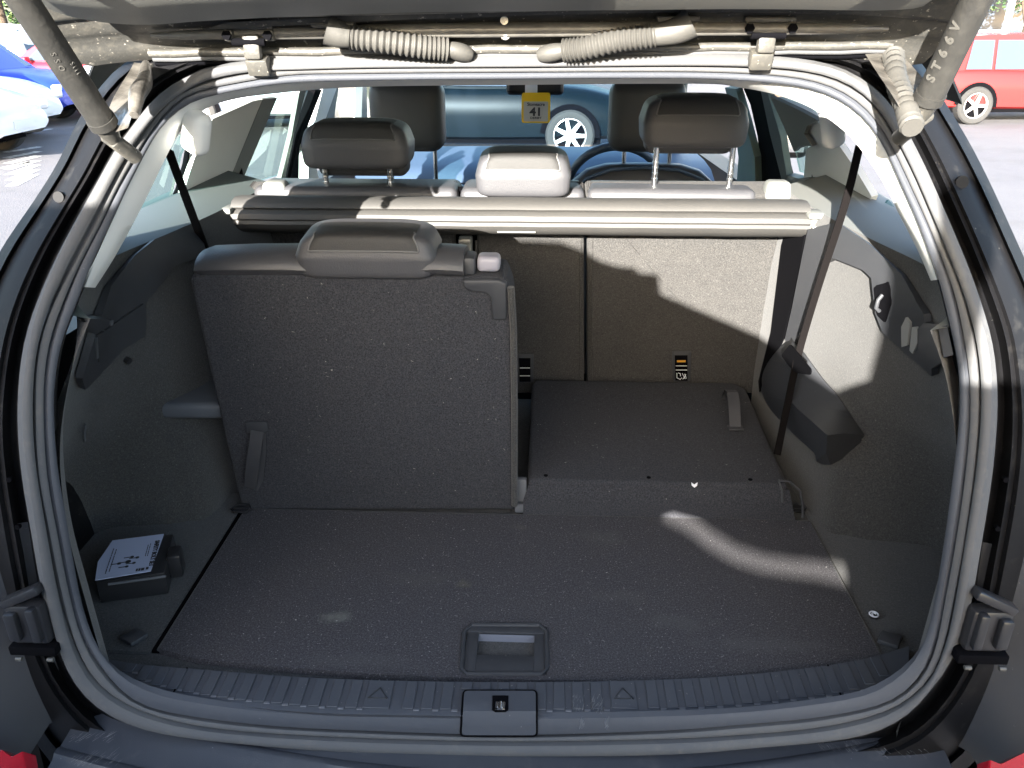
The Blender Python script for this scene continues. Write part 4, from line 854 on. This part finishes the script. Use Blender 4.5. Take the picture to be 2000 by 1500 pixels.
for (px, py, s) in ((487, 62, -1), (1503, 48, 1)):     # hinges
    c = U(px, py, y=yt(.235)-.008); t = thing('hinge', None, None); t.parent = tg; t.location = c
    b = B(); b.box((0, 0, .006), (.062, .010, .007), bev=.002); b.box((-.026, 0, -.004), (.012, .014, .014), bev=.003); b.box((.026, 0, -.004), (.012, .014, .014), bev=.003); b.build('hinge_plate', dusty, t)
    b = B(); b.box((-s*.002, -.001, -.018), (.022, .014, .030), bev=.004); b.box((-s*.004, .01, -.040), (.028, .02, .022), Euler((.4, 0, 0)).to_matrix(), bev=.003); b.build('hinge_arm', dusty, t)
    b = B(); b.cyl((-.022, -.004, -.012), (.020, -.004, -.012), .005, 10); b.cyl((-.026, -.008, -.004), (-.026, -.013, -.004), .006, 6); b.cyl((.026, -.008, -.004), (.026, -.013, -.004), .006, 6); b.build('hinge_bolt', black, t)
def conduit(pts_px, name, r):
    pts = crs([U(px, py, y=y) for px, py, y in pts_px], 10); t = thing(name, None, None); t.parent = tg
    return t, pts
for (cap, P0) in (([(603,44),(690,44),(690,53),(608,54)], [(640,58,.20),(665,68,.205),(690,73,.21),(760,82,.225),(830,92,.25),(880,97,.27),(918,108,.30)]),
                  ([(1283,31),(1368,31),(1366,41),(1285,44)], [(1350,44,.20),(1320,60,.205),(1270,70,.21),(1210,78,.225),(1140,94,.25),(1095,100,.27),(1055,108,.30)])):
    t = thing('wiring_boot', None, None); t.parent = tg
    b = B(); b.prism([U(px, py, y=yt(.195)-.012) for px, py in cap], (0, .02, 0), bev=.002); b.build('boot_flange', hose, t)
    P = crs([U(px, py, y=yt(y)-.016) for px, py, y in P0], 12); n = len(P); rr = []
    for i in range(n):
        u = i/(n-1)
        if u < .30: rr.append(.019-.006*u/.3)
        elif u > .80: rr.append(.010*(1-.35*(u-.8)/.2))
        else: rr.append(.0125)
    rr = [r if i/(n-1) <= .8 else .0105+.0035*sin(pi*min(1, (i/(n-1)-.8)/.2)) for i, r in enumerate(rr)]
    b = B(); b.tube(P[:int(n*.33)], rr[:int(n*.33)], 14); b.tube(P[int(n*.78):], rr[int(n*.78):], 14, flat=.8)
    i0, i1 = int(n*.31), int(n*.80); seg = P[i0:i1+1]; K = 18*8
    Q = []; RR = []
    for k in range(K+1):
        u = k/K*(len(seg)-1); j = min(int(u), len(seg)-2); Q.append(seg[j].lerp(seg[j+1], u-j)); RR.append(.0118+.0032*(.5+.5*cos(2*pi*k/8)))
    b.tube(Q, RR, 14); b.build('ribbed_sleeve', hose, t)
# struts
for (a, c, s) in (((200, 238, .13), (38, -10, None), -1), ((1815, 190, .13), (1912, -10, None), 1)):
    p0 = U(a[0], a[1], y=a[2]); p1 = U(c[0], c[1], d=.80); dr = (p1-p0).normalized(); p2 = p0+dr*.62
    t = thing('gas_strut', None, None); t.parent = tg; t.location = p0
    b = B(); b.cyl((0, 0, 0), dr*.62, .0150, 28); b.tube([dr*-.004, dr*.006], .0162, 24); b.build('sleeve', strutm, t)
    b = B(); b.tube([dr*-.001, dr*-.018, dr*-.030], [.014, .011, .007], 16); b.tube([dr*-.024+V((s*.012, .012, 0)), dr*-.03, dr*-.045+V((s*-.006, .02, -.01))], .009, 12); b.build('ball_socket', dusty, t)
    if s > 0:
        vw = (CAM-p0).normalized(); side = dr.cross(vw).normalized(); nn = side.cross(dr).normalized()
        if nn.dot(vw) < 0: nn = -nn
        side = dr.cross(nn)
        # letters stand on the sleeve, tilted towards its left edge
        for k, ch in enumerate('ST66V'):
            u = .028+k*.0145; a_ = -.45; nr = nn*cos(a_)+side*sin(a_)*(1 if side.x > 0 else -1); 
            e2 = dr.cross(nr).normalized(); Mt = Matrix((dr, -e2 if e2.cross(dr).dot(nr) > 0 else e2, nr)).transposed()
            Mt = Matrix((dr, nr.cross(dr), nr)).transposed()
            text('strut_letter', ch, dr*u+nr*.0152, .0135, Mt, MATS.get('pale_letter') or mat('pale_letter', (.062, .06, .054), .7), t, bold=.0006)
    else:
        vw = (CAM-p0).normalized(); side = dr.cross(vw).normalized(); nn = side.cross(dr).normalized()
        for k, (lx, u) in enumerate([(-.3, .085), (-.28, .094), (-.25, .102), (.5, .072), (.5, .076), (.5, .080), (.5, .084)]):
            nr = (nn*cos(lx)+side*sin(lx)).normalized(); Mt = Matrix((dr, nr.cross(dr), nr)).transposed()
            text('strut_letter', 'OSSIIIS'[k], dr*u+nr*.0152, .008 if k < 3 else .007, Mt, MATS.get('pale_letter') or mat('pale_letter', (.062, .06, .054), .7), t)
# metal of the body corners under the hinges: washer hose, drain channel, gloss flange
for s in (-1, 1):
    PX = (lambda x: x) if s < 0 else None
    if s < 0: pts = [[(206,232,.14),(222,190,.2),(252,140,.27),(262,122,.31)], [(225,258,.12),(240,205,.17),(268,160,.25),(285,125,.30)], [(250,250,.10),(262,215,.13),(285,170,.2),(300,124,.27)]]
    else: pts = [[(1838,196,.14),(1800,150,.2),(1765,110,.27),(1757,100,.31)], [(1808,222,.12),(1780,170,.17),(1750,130,.25),(1738,102,.30)], [(1775,240,.10),(1742,185,.13),(1712,140,.2),(1690,106,.27)]]
    b = B(); b.loft([crs([U(px, py, y=y+.01) for px, py, y in r], 6) for r in pts]); b.build('corner_panel', [mat('scuffed_corner_metal', (.30, .28, .25), .3, .6, bump=(60, .4, .004), wear=[(30, .4, .6, (.06, .055, .05), .7)])], suv)
b = B(); pp = crs([U(px, py, y=y) for px, py, y in [(1745,110,.26),(1752,160,.20),(1768,205,.14),(1782,250,.10)]], 14)
b.tube([pp[i] for i in range(len(pp))], [.010+.003*(.5+.5*cos(i*2.2)) for i in range(len(pp))], 12); b.build('drain_hose', hose, suv)
b = B(); pp = crs([U(px, py, y=y) for px, py, y in [(285,125,.27),(282,160,.2),(268,185,.15),(262,225,.12)]], 6); b.tube(pp, [.005+.005*sin(pi*i/(len(pp)-1)) for i in range(len(pp))], 14); b.build('drain_hose', MATS['scuffed_corner_metal'], suv)
# ================================================================== outside
GZ = -.12
def G(px, py): return U(px, py, z=GZ)
asph = mat('asphalt', (.125, .121, .132), .9, bump=(60, .8, .01), wear=[(.35, .4, .7, (.15, .146, .15), .6), (3, .45, .7, (.16, .155, .155), .35), (.8, .5, .6, (.09, .088, .09), .4)], spk=[(120, .62, (.26, .25, .25), .6)])
linem = mat('road_marking', (.62, .62, .60), .8, wear=[(9, .45, .6, (.2, .2, .2), .8)])
b = B(); b.add([(-900, -900, GZ), (900, -900, GZ), (900, 900, GZ), (-900, 900, GZ)], [(0, 1, 2, 3)]); tag(b.build('ground', asph, smooth=False), kind='structure')
b = B()
for k in range(7):                               # hatched bay markings at the left
    a = G(10+k*2, 298+k*11); c = G(78-k*2, 287+k*9)
    d = (c-a).normalized(); e = V((-d.y, d.x, 0))*.07; b.add([p+V((0, 0, .004)) for p in (a-e, c-e, c+e, a+e)], [(0, 1, 2, 3)])
for (p, q) in (((0, 330), (60, 316)), ((40, 262), (100, 252)), ((0, 252), (40, 250))):
    a = G(*p); c = G(*q); d = (c-a).normalized(); e = V((-d.y, d.x, 0))*.05; b.add([p_+V((0, 0, .004)) for p_ in (a-e, c-e, c+e, a+e)], [(0, 1, 2, 3)])
tag(b.build('bay_marking', linem, smooth=False), kind='structure')
def carpaint(name, col): return mat(name, col, .42, 0, spec=.35, coat=.25)
tyre = mat('tyre_rubber', (.03, .03, .03), .8); rimm = mat('wheel_alloy', (.62, .62, .62), .3, .6); cglass = mat('dark_car_glass', (.05, .07, .10), .08, spec=.8); lampm = mat('lamp_glass', (.7, .72, .75), .1, .3); platem = mat('number_plate', (.7, .7, .66), .5)
def vehicle(name, label, cat, pm, loc, rz, Ln=4.4, Wd=1.82, H=1.5, style='hatch', group=None, holes=7):
    t = thing(name, label, cat, loc, rz, group); hl = Ln/2; hw = Wd/2
    if style == 'van': st = [(-1, .35, 1.0, 1.05, .90), (-.98, .30, 1.1, 1.12, .96), (-.5, .28, 1.1, 1.14, 1), (.5, .28, 1.1, 1.14, 1), (.72, .28, 1.02, 1.06, .99), (.93, .30, .90, .94, .95), (1, .36, .62, .66, .82)]; cab = [(-.985, 1.12, .0), (-.97, H, .0), (.42, H, 0), (.56, H*.93, 0), (.80, 1.05, 0)]
    else: st = [(-1, .38, .82, .86, .82), (-.95, .28, .92, .97, .93), (-.6, .26, .93, 1.0, .99), (0, .24, .90, .97, 1), (.4, .25, .90, .96, 1), (.7, .26, .82, .90, .97), (.92, .28, .68, .76, .88), (1, .36, .54, .60, .72)]; cab = [(-.93, .96, 0), (-.80, H*.93, 0), (-.55, H*.99, 0), (-.05, H, 0), (.14, H*.96, 0), (.50, .94, 0)]
    rows = []
    for (u, z0, zs_, zt2, wk) in st:
        x = u*hl; ww = hw*wk; rows.append([V((x, sy*yy, z)) for sy, yy, z in [(-1, ww*.8, z0), (-1, ww*.97, z0+.06), (-1, ww, (z0+zs_)/2), (-1, ww*.985, zs_-.06), (-1, ww*.93, zs_), (-1, ww*.80, zt2), (-1, ww*.3, zt2+.01), (1, ww*.3, zt2+.01), (1, ww*.80, zt2), (1, ww*.93, zs_), (1, ww*.985, zs_-.06), (1, ww, (z0+zs_)/2), (1, ww*.97, z0+.06), (1, ww*.8, z0)]])
    fine = [list(r) for r in zip(*[crs(list(c), 4) for c in zip(*rows)])]
    b = B(); b.loft(fine, cap=True); b.build('body', pm, t)
    prof = crs([V((u*hl, 0, z)) for u, z, _ in cab], 5)
    def cabrow(p, k): h_ = (p.z-.9)/(H-.9); wv = hw*(.90-.20*max(0, min(1, h_))) if style != 'van' else hw*(.97-.06*h_); return wv
    b = B(); zb_ = .90 if style != 'van' else 1.05
    b.loft([[V((p.x, -cabrow(p, 0)-.0, p.z)) for p in prof], [V((p.x, -cabrow(p, 0)*.6, p.z+.02)) for p in prof], [V((p.x, cabrow(p, 0)*.6, p.z+.02)) for p in prof], [V((p.x, cabrow(p, 0), p.z)) for p in prof]], mi=0)
    for s in (-1, 1): b.loft([[V((p.x, s*cabrow(p, 0), p.z)) for p in prof], [V((p.x, s*hw*.90, min(zb_, p.z))) for p in prof]], mi=0)
    b.build('cabin', pm if style == 'van' else pm, t)
    # glass areas as separate panes standing 4 mm off the cabin
    if style != 'van':
        for s in (-1, 1):
            for (x0, x1, u0, u1) in ((-.74, -.52, -.68, -.50), (-.49, -.10, -.47, -.10), (-.06, .34, -.06, .14)):
                w0 = hw*.905; w1 = hw*.735; z0 = .955; z1 = H*.935
                b = B(); q = [V((x0*hl, s*w0, z0)), V((x1*hl, s*w0, z0)), V((u1*hl, s*w1, z1)), V((u0*hl, s*w1, z1))]; b.prism([q_.x*V((1, 0, 0))+V((0, q_.y, q_.z)) for q_ in q], (0, s*.012, .004)); b.build('side_window', cglass, t, smooth=False)
        b = B(); q = [V((.475*hl, -hw*.78, .975)), V((.475*hl, hw*.78, .975)), V((.165*hl, hw*.62, H*.94)), V((.165*hl, -hw*.62, H*.94))]; b.prism(q, (.02, 0, .012)); b.build('windscreen', cglass, t, smooth=False)
        b = B(); q = [V((-.925*hl, -hw*.72, 1.02)), V((-.925*hl, hw*.72, 1.02)), V((-.80*hl, hw*.60, H*.92)), V((-.80*hl, -hw*.60, H*.92))]; b.prism(q, (-.025, 0, .008)); b.build('rear_window', cglass, t, smooth=False)
    else:
        for s in (-1, 1):
            b = B(); q = [V((.50*hl, s*hw*.965, 1.22)), V((.72*hl, s*hw*.955, 1.22)), V((.60*hl, s*hw*.93, H*.86)), V((.46*hl, s*hw*.93, H*.88))]; b.prism(q, (0, s*.015, 0)); b.build('side_window', cglass, t, smooth=False)
        b = B(); q = [V((.79*hl, -hw*.82, 1.12)), V((.79*hl, hw*.82, 1.12)), V((.585*hl, hw*.78, H*.90)), V((.585*hl, -hw*.78, H*.90))]; b.prism(q, (.03, 0, .012)); b.build('windscreen', cglass, t, smooth=False)
    rw = .335 if style != 'van' else .34
    for sx in (-.62, .62):
        for s in (-1, 1):
            wt = thing('wheel', None, None); wt.parent = t; wt.location = (sx*hl, s*(hw-.065), rw)
            b = B(); pr_ = [(.22, -.10), (.26, -.115), (.31, -.11), (rw, -.08), (rw, .08), (.31, .11), (.26, .115), (.22, .10)]
            b.loft([[V((r*cos(2*pi*k/32), y, r*sin(2*pi*k/32))) for k in range(32)] for r, y in pr_], cu=True); b.build('tyre', tyre, wt)
            b = B(); y0 = s*.095
            b.loft([[V((r*cos(2*pi*k/32), s*y, r*sin(2*pi*k/32))) for k in range(32)] for r, y in [(.235, .04), (.235, .10), (.215, .105), (.205, .07)]], cu=True)
            for k in range(holes):
                a = 2*pi*k/holes; d = V((cos(a), 0, sin(a))); e = V((-sin(a), 0, cos(a))); o1 = V((0, y0, 0))
                b.prism([o1+d*.03-e*.032, o1+d*.21-e*.022, o1+d*.21+e*.022, o1+d*.03+e*.032], (0, -s*.03, 0))
            b.cyl((0, y0+s*.004, 0), (0, y0-s*.03, 0), .055, 20); b.build('rim', rimm, wt)
            b = B(); b.cyl((0, s*.02, 0), (0, s*.03, 0), .21, 24); b.build('brake_disc', black, wt)
            # dark arch
            b = B(); b.loft([[V((sx*hl+r*cos(a), s*(hw+.006+.010*(r > .35)), rw+r*sin(a))) for a in [pi*k/16-.08 for k in range(17)]] for r in (.30, .385, .41)]); b.build('wheel_arch', black, t)
    for s in (-1, 1):
        b = B(); b.box((hl*.955, s*hw*.62, .66 if style != 'van' else .78), (.16, .32, .12), Euler((0, 0, -s*.35)).to_matrix(), bev=.03, seg=3); b.build('headlight', lampm, t)
        b = B(); b.box((-hl*.972, s*hw*.70, .84), (.10, .26, .13), Euler((0, 0, s*.3)).to_matrix(), bev=.03, seg=3); b.build('rear_light', redl, t)
        b = B(); b.box((hl*.30, s*(hw+.07), .98 if style != 'van' else 1.2), (.10, .18, .12), bev=.03, seg=3); b.build('door_mirror', pm, t)
    b = B(); b.box((hl*.992, 0, .50), (.03, hw*1.1, .16), bev=.02); b.box((hl*.965, 0, .64), (.05, hw*.7, .07), bev=.02); b.build('grille', black, t)
    b = B(); b.box((hl*1.005, 0, .46), (.012, .50, .11), bev=.002); b.build('number_plate', platem, t, smooth=False); b = B(); b.box((-hl*.995, 0, .62), (.02, .50, .11), bev=.002); b.build('number_plate', platem, t, smooth=False)
    b = B(); b.box((0, 0, .26), (Ln*.80, Wd*.84, .12)); b.build('underbody', black, t, smooth=False)
    return t
blue = carpaint('blue_car_paint', (.02, .05, .42)); whitec = carpaint('white_car_paint', (.72, .72, .72)); redc = carpaint('red_car_paint', (.50, .02, .04)); darkc = mat('dark_blue_car_paint', (.004, .008, .011), .35, spec=.10); redo = carpaint('orange_red_car_paint', (.26, .018, .018)); silver = carpaint('silver_car_paint', (.45, .5, .55))
def at(px, dist): d = ray(px, 100); d.z = 0; d.normalize(); return V((CAM.x, CAM.y, GZ))+d*dist
def nose(px, dist, rz, Ln): return at(px, dist)-V((cos(rz), sin(rz), 0))*Ln/2
vehicle('parked_car', 'blue car parked side-on behind two white cars, left of the open tailgate', 'car', blue, nose(138, 18.2, R(3), 4.5), R(3), 4.5, 1.85, 1.62, group='cars in the car park')
vehicle('parked_car.001', 'white car with dark headlight parked in front of the blue car', 'car', whitec, nose(60, 15.6, R(4), 4.3), R(4), 4.3, 1.8, 1.42, group='cars in the car park')
vehicle('parked_car.002', 'nearest white car, its nose at the left edge of the photo above the marked ground', 'car', whitec, nose(14, 13.6, R(2), 4.4), R(2), 4.4, 1.8, 1.42, group='cars in the car park')
vehicle('parked_car.003', 'bright red car parked behind the blue car', 'car', redc, at(150, 23), R(176), 4.3, 1.8, 1.45, group='cars in the car park')
vehicle('parked_car.004', 'tall white car parked farthest back in the left row, its roof above the others', 'car', whitec, at(-60, 27), R(175), 4.6, 1.85, 1.70, group='cars in the car park')
vehicle('parked_car.005', 'pale blue car nose just left of the boot corner', 'car', silver, at(215, 19)+V((.4, 1.2, 0)), R(200), 4.3, 1.8, 1.42, group='cars in the car park')
vehicle('parked_car.006', 'orange red hatchback parked side-on at the right edge of the photo', 'car', redo, at(2005, 19.6), R(6), 4.4, 1.82, 1.55, group='cars in the car park', holes=5)
p = at(1815, 23.5); vehicle('parked_car.007', 'white car half hidden behind the right tailgate strut', 'car', whitec, p, R(5), 4.4, 1.82, 1.5, group='cars in the car park')
p = at(925, 12.6); vehicle('parked_car.008', 'dark blue car parked across in front, seen through the windscreen', 'car', darkc, p+V((-.05, 0, 0)), R(-2), 4.7, 1.85, 1.45, group='cars in the car park')
p = at(640, 15); vehicle('parked_car.009', 'silver car seen through the left front window', 'car', silver, p+V((-1.2, 1, 0)), R(15), 4.4, 1.8, 1.5, group='cars in the car park')
# building and posts at the right, far behind the cars
bw = mat('pale_render', (.74, .73, .70), .9, wear=[(.6, .4, .7, (.66, .65, .62), .5)]); brick = mat('orange_brick', (.45, .20, .11), .9)
p = at(2050, 42); t = thing('showroom_building', 'pale rendered building behind the red hatchback', 'building', p, R(-32))
b = B(); b.box((0, 0, 3.0), (26, 9, 6.0)); b.build('wall', bw, t, smooth=False)
b = B(); b.box((0, 0, 6.1), (26.6, 9.6, .25)); b.build('roof', trimg, t, smooth=False)
for k in range(6):
    b = B(); b.box((-10+k*4, -4.53, 1.9), (2.6, .10, 1.8)); b.build('window', trimg, t, smooth=False)
    b = B(); b.box((-10+k*4, -4.60, 1.9), (2.4, .04, 1.6)); b.build('pane', cglass, t, smooth=False)
p = at(1955, 30); t = thing('lamp_post', 'tall pale post rising behind the red hatchback', 'post', p); b = B(); b.tube([(0, 0, 0), (0, 0, 3.2), (0, 0, 6.2)], [.11, .09, .06], 12); b.build('column', bw, t); b = B(); b.box((.35, 0, 6.2), (.8, .2, .08), bev=.02); b.build('lamp_head', trimg, t)
p = at(1918, 26); t = thing('brick_pier', 'short orange brick pier beside the strut at the right', 'pier', p); b = B(); b.box((0, 0, .75), (.45, .45, 1.5)); b.build('pier', brick, t, smooth=False); b = B(); b.box((0, 0, 1.53), (.55, .55, .08)); b.build('cap', bw, t, smooth=False)
# trees
bark = mat('bark', (.07, .05, .035), .9, bump=(20, .8, .03)); leafs = [mat('leaf_green_%d' % k, c, .6) for k, c in enumerate([(.05, .10, .03), (.08, .13, .03), (.035, .075, .03)])]
def tree(label, loc, h, r, n=2600, seed=1, group='trees beyond the car park'):
    rg = random.Random(seed); t = thing('leafy_tree', label, 'tree', loc, 0, group)
    b = B(); b.tube([V((0, 0, 0)), V((.1, .05, h*.3)), V((.05, .1, h*.6)), V((0, 0, h*.85))], [.22, .17, .10, .03], 10)
    cl = []
    for k in range(9):
        a = rg.uniform(0, 2*pi); z = h*rg.uniform(.35, .8); e = V((cos(a)*r*.6, sin(a)*r*.6, z+h*.12)); b.tube([V((0, 0, z-h*.1)), (V((0, 0, z))+e)/2+V((0, 0, .1)), e], [.08, .05, .015], 6); cl.append((e, r*rg.uniform(.35, .6)))
    cl += [(V((0, 0, h*.9)), r*.5), (V((0, 0, h*.65)), r*.6)]
    b.build('trunk', bark, t); b = B()
    for _ in range(n):
        c, rr = rg.choice(cl); d = V((rg.gauss(0, 1), rg.gauss(0, 1), rg.gauss(0, 1))).normalized()*rr*rg.random()**.35; p = c+d
        u = V((rg.gauss(0, 1), rg.gauss(0, 1), rg.gauss(0, .6))).normalized(); v2 = u.cross(V((rg.gauss(0, 1), rg.gauss(0, 1), 1))).normalized(); s_ = rg.uniform(.06, .15)
        b.add([p-u*s_, p+v2*s_*.5, p+u*s_, p-v2*s_*.5], [(0, 1, 2, 3)], rg.choice((0, 0, 1, 2)))
    b.build('crown', leafs, t, smooth=False, recalc=False)
tree('green tree above the parked cars at the top left corner', at(10, 33), 5.2, 2.4, seed=2)
tree('leafy tree behind the red car, hidden mostly by the left strut', at(150, 36), 4.4, 2.3, seed=5)
tree('tree at the top right corner beside the pale building', at(1995, 33), 6.0, 1.7, seed=3)
tree('low tree seen through the left side window', at(430, 30), 4.6, 2.4, seed=4)
tree('tree seen through the right side window beyond the mirror', at(1530, 22), 4.8, 1.7, seed=6)
# white van added out of view behind on the left to shade the boot
# ================================================================== unseen things added behind the camera: they throw the shadows in the boot
vehicle('shade_van', 'tall white van added out of view behind the open boot to shade it', 'van', whitec, (-4.62, -5.4, GZ), R(180), 5.9, 2.05, 2.76, style='van')
# unseen hoarding added behind the car; gap and top edge cut to shape the sunlight
hd = thing('shadow_hoarding', 'grey blue hoarding of two sheets on posts, added unseen behind the open boot to shape its shadows', 'hoarding', (0, -1.9, 0))
XL_ = -1.30
ply = mat('painted_plywood', (.16, .18, .22), .8, bump=(40, .4, .004), wear=[(6, .4, .7, (.11, .12, .15), .6)])
up_ = [(-.372, 1.444), (-.350, 1.456), (-.31, 1.445), (-.27, 1.431), (-.22, 1.417), (-.168, 1.409), (-.12, 1.406), (-.073, 1.405), (-.02, 1.400), (.0, 1.392), (.004, 1.386)]  # slit outline shaped to pass the curved sun streak onto the floor
dn_ = [(-.372, 1.442), (-.345, 1.436), (-.31, 1.428), (-.27, 1.414), (-.22, 1.401), (-.168, 1.394), (-.12, 1.391), (-.073, 1.389), (-.03, 1.385), (.0, 1.383), (.004, 1.385)]
TOPE = [(.60, 1.80), (.0, 1.80), (-.02, 1.74), (-.067, 1.705), (-.173, 1.760), (-.30, 1.815), (-.463, 1.885), (-.470, 1.930), (-.515, 1.933), (-.52, 1.945), (-.56, 1.948), (-.60, 1.960), (-.64, 1.985), (-.69, 2.003), (-.87, 2.010), (XL_, 2.012)]  # top edge shaped to the shadow outline on the seat backs
sh_ = lambda P: [V((x, 0, z)) for x, z in P]
b = B(); b.prism(sh_([(XL_, 1.443)]+up_+[(.60, 1.3855)]+TOPE), (0, .012, 0)); b.build('upper_sheet', ply, hd, smooth=False)
b = B(); b.prism(sh_([(XL_, 1.4425)]+dn_+[(.60, 1.385), (.60, GZ+.05), (XL_, GZ+.05)]), (0, .012, 0)); b.build('lower_sheet', ply, hd, smooth=False)
b = B(); b.tube([(-.008, -.03, GZ), (-.012, -.03, 1.82), (-.010, -.03, 1.90), (-.004, -.03, 1.97), (-.004, -.03, 2.04), (-.004, -.03, 2.07)], [.020, .020, .026, .036, .036, .02], 14); b.build('shadow_post', ply, hd)  # added to cast the dark band on the right wall and seal
for x in (-1.22, -.50, .56):
    b = B(); b.box((x, -.04, .78), (.07, .06, 1.8)); b.build('post', ply, hd, smooth=False)
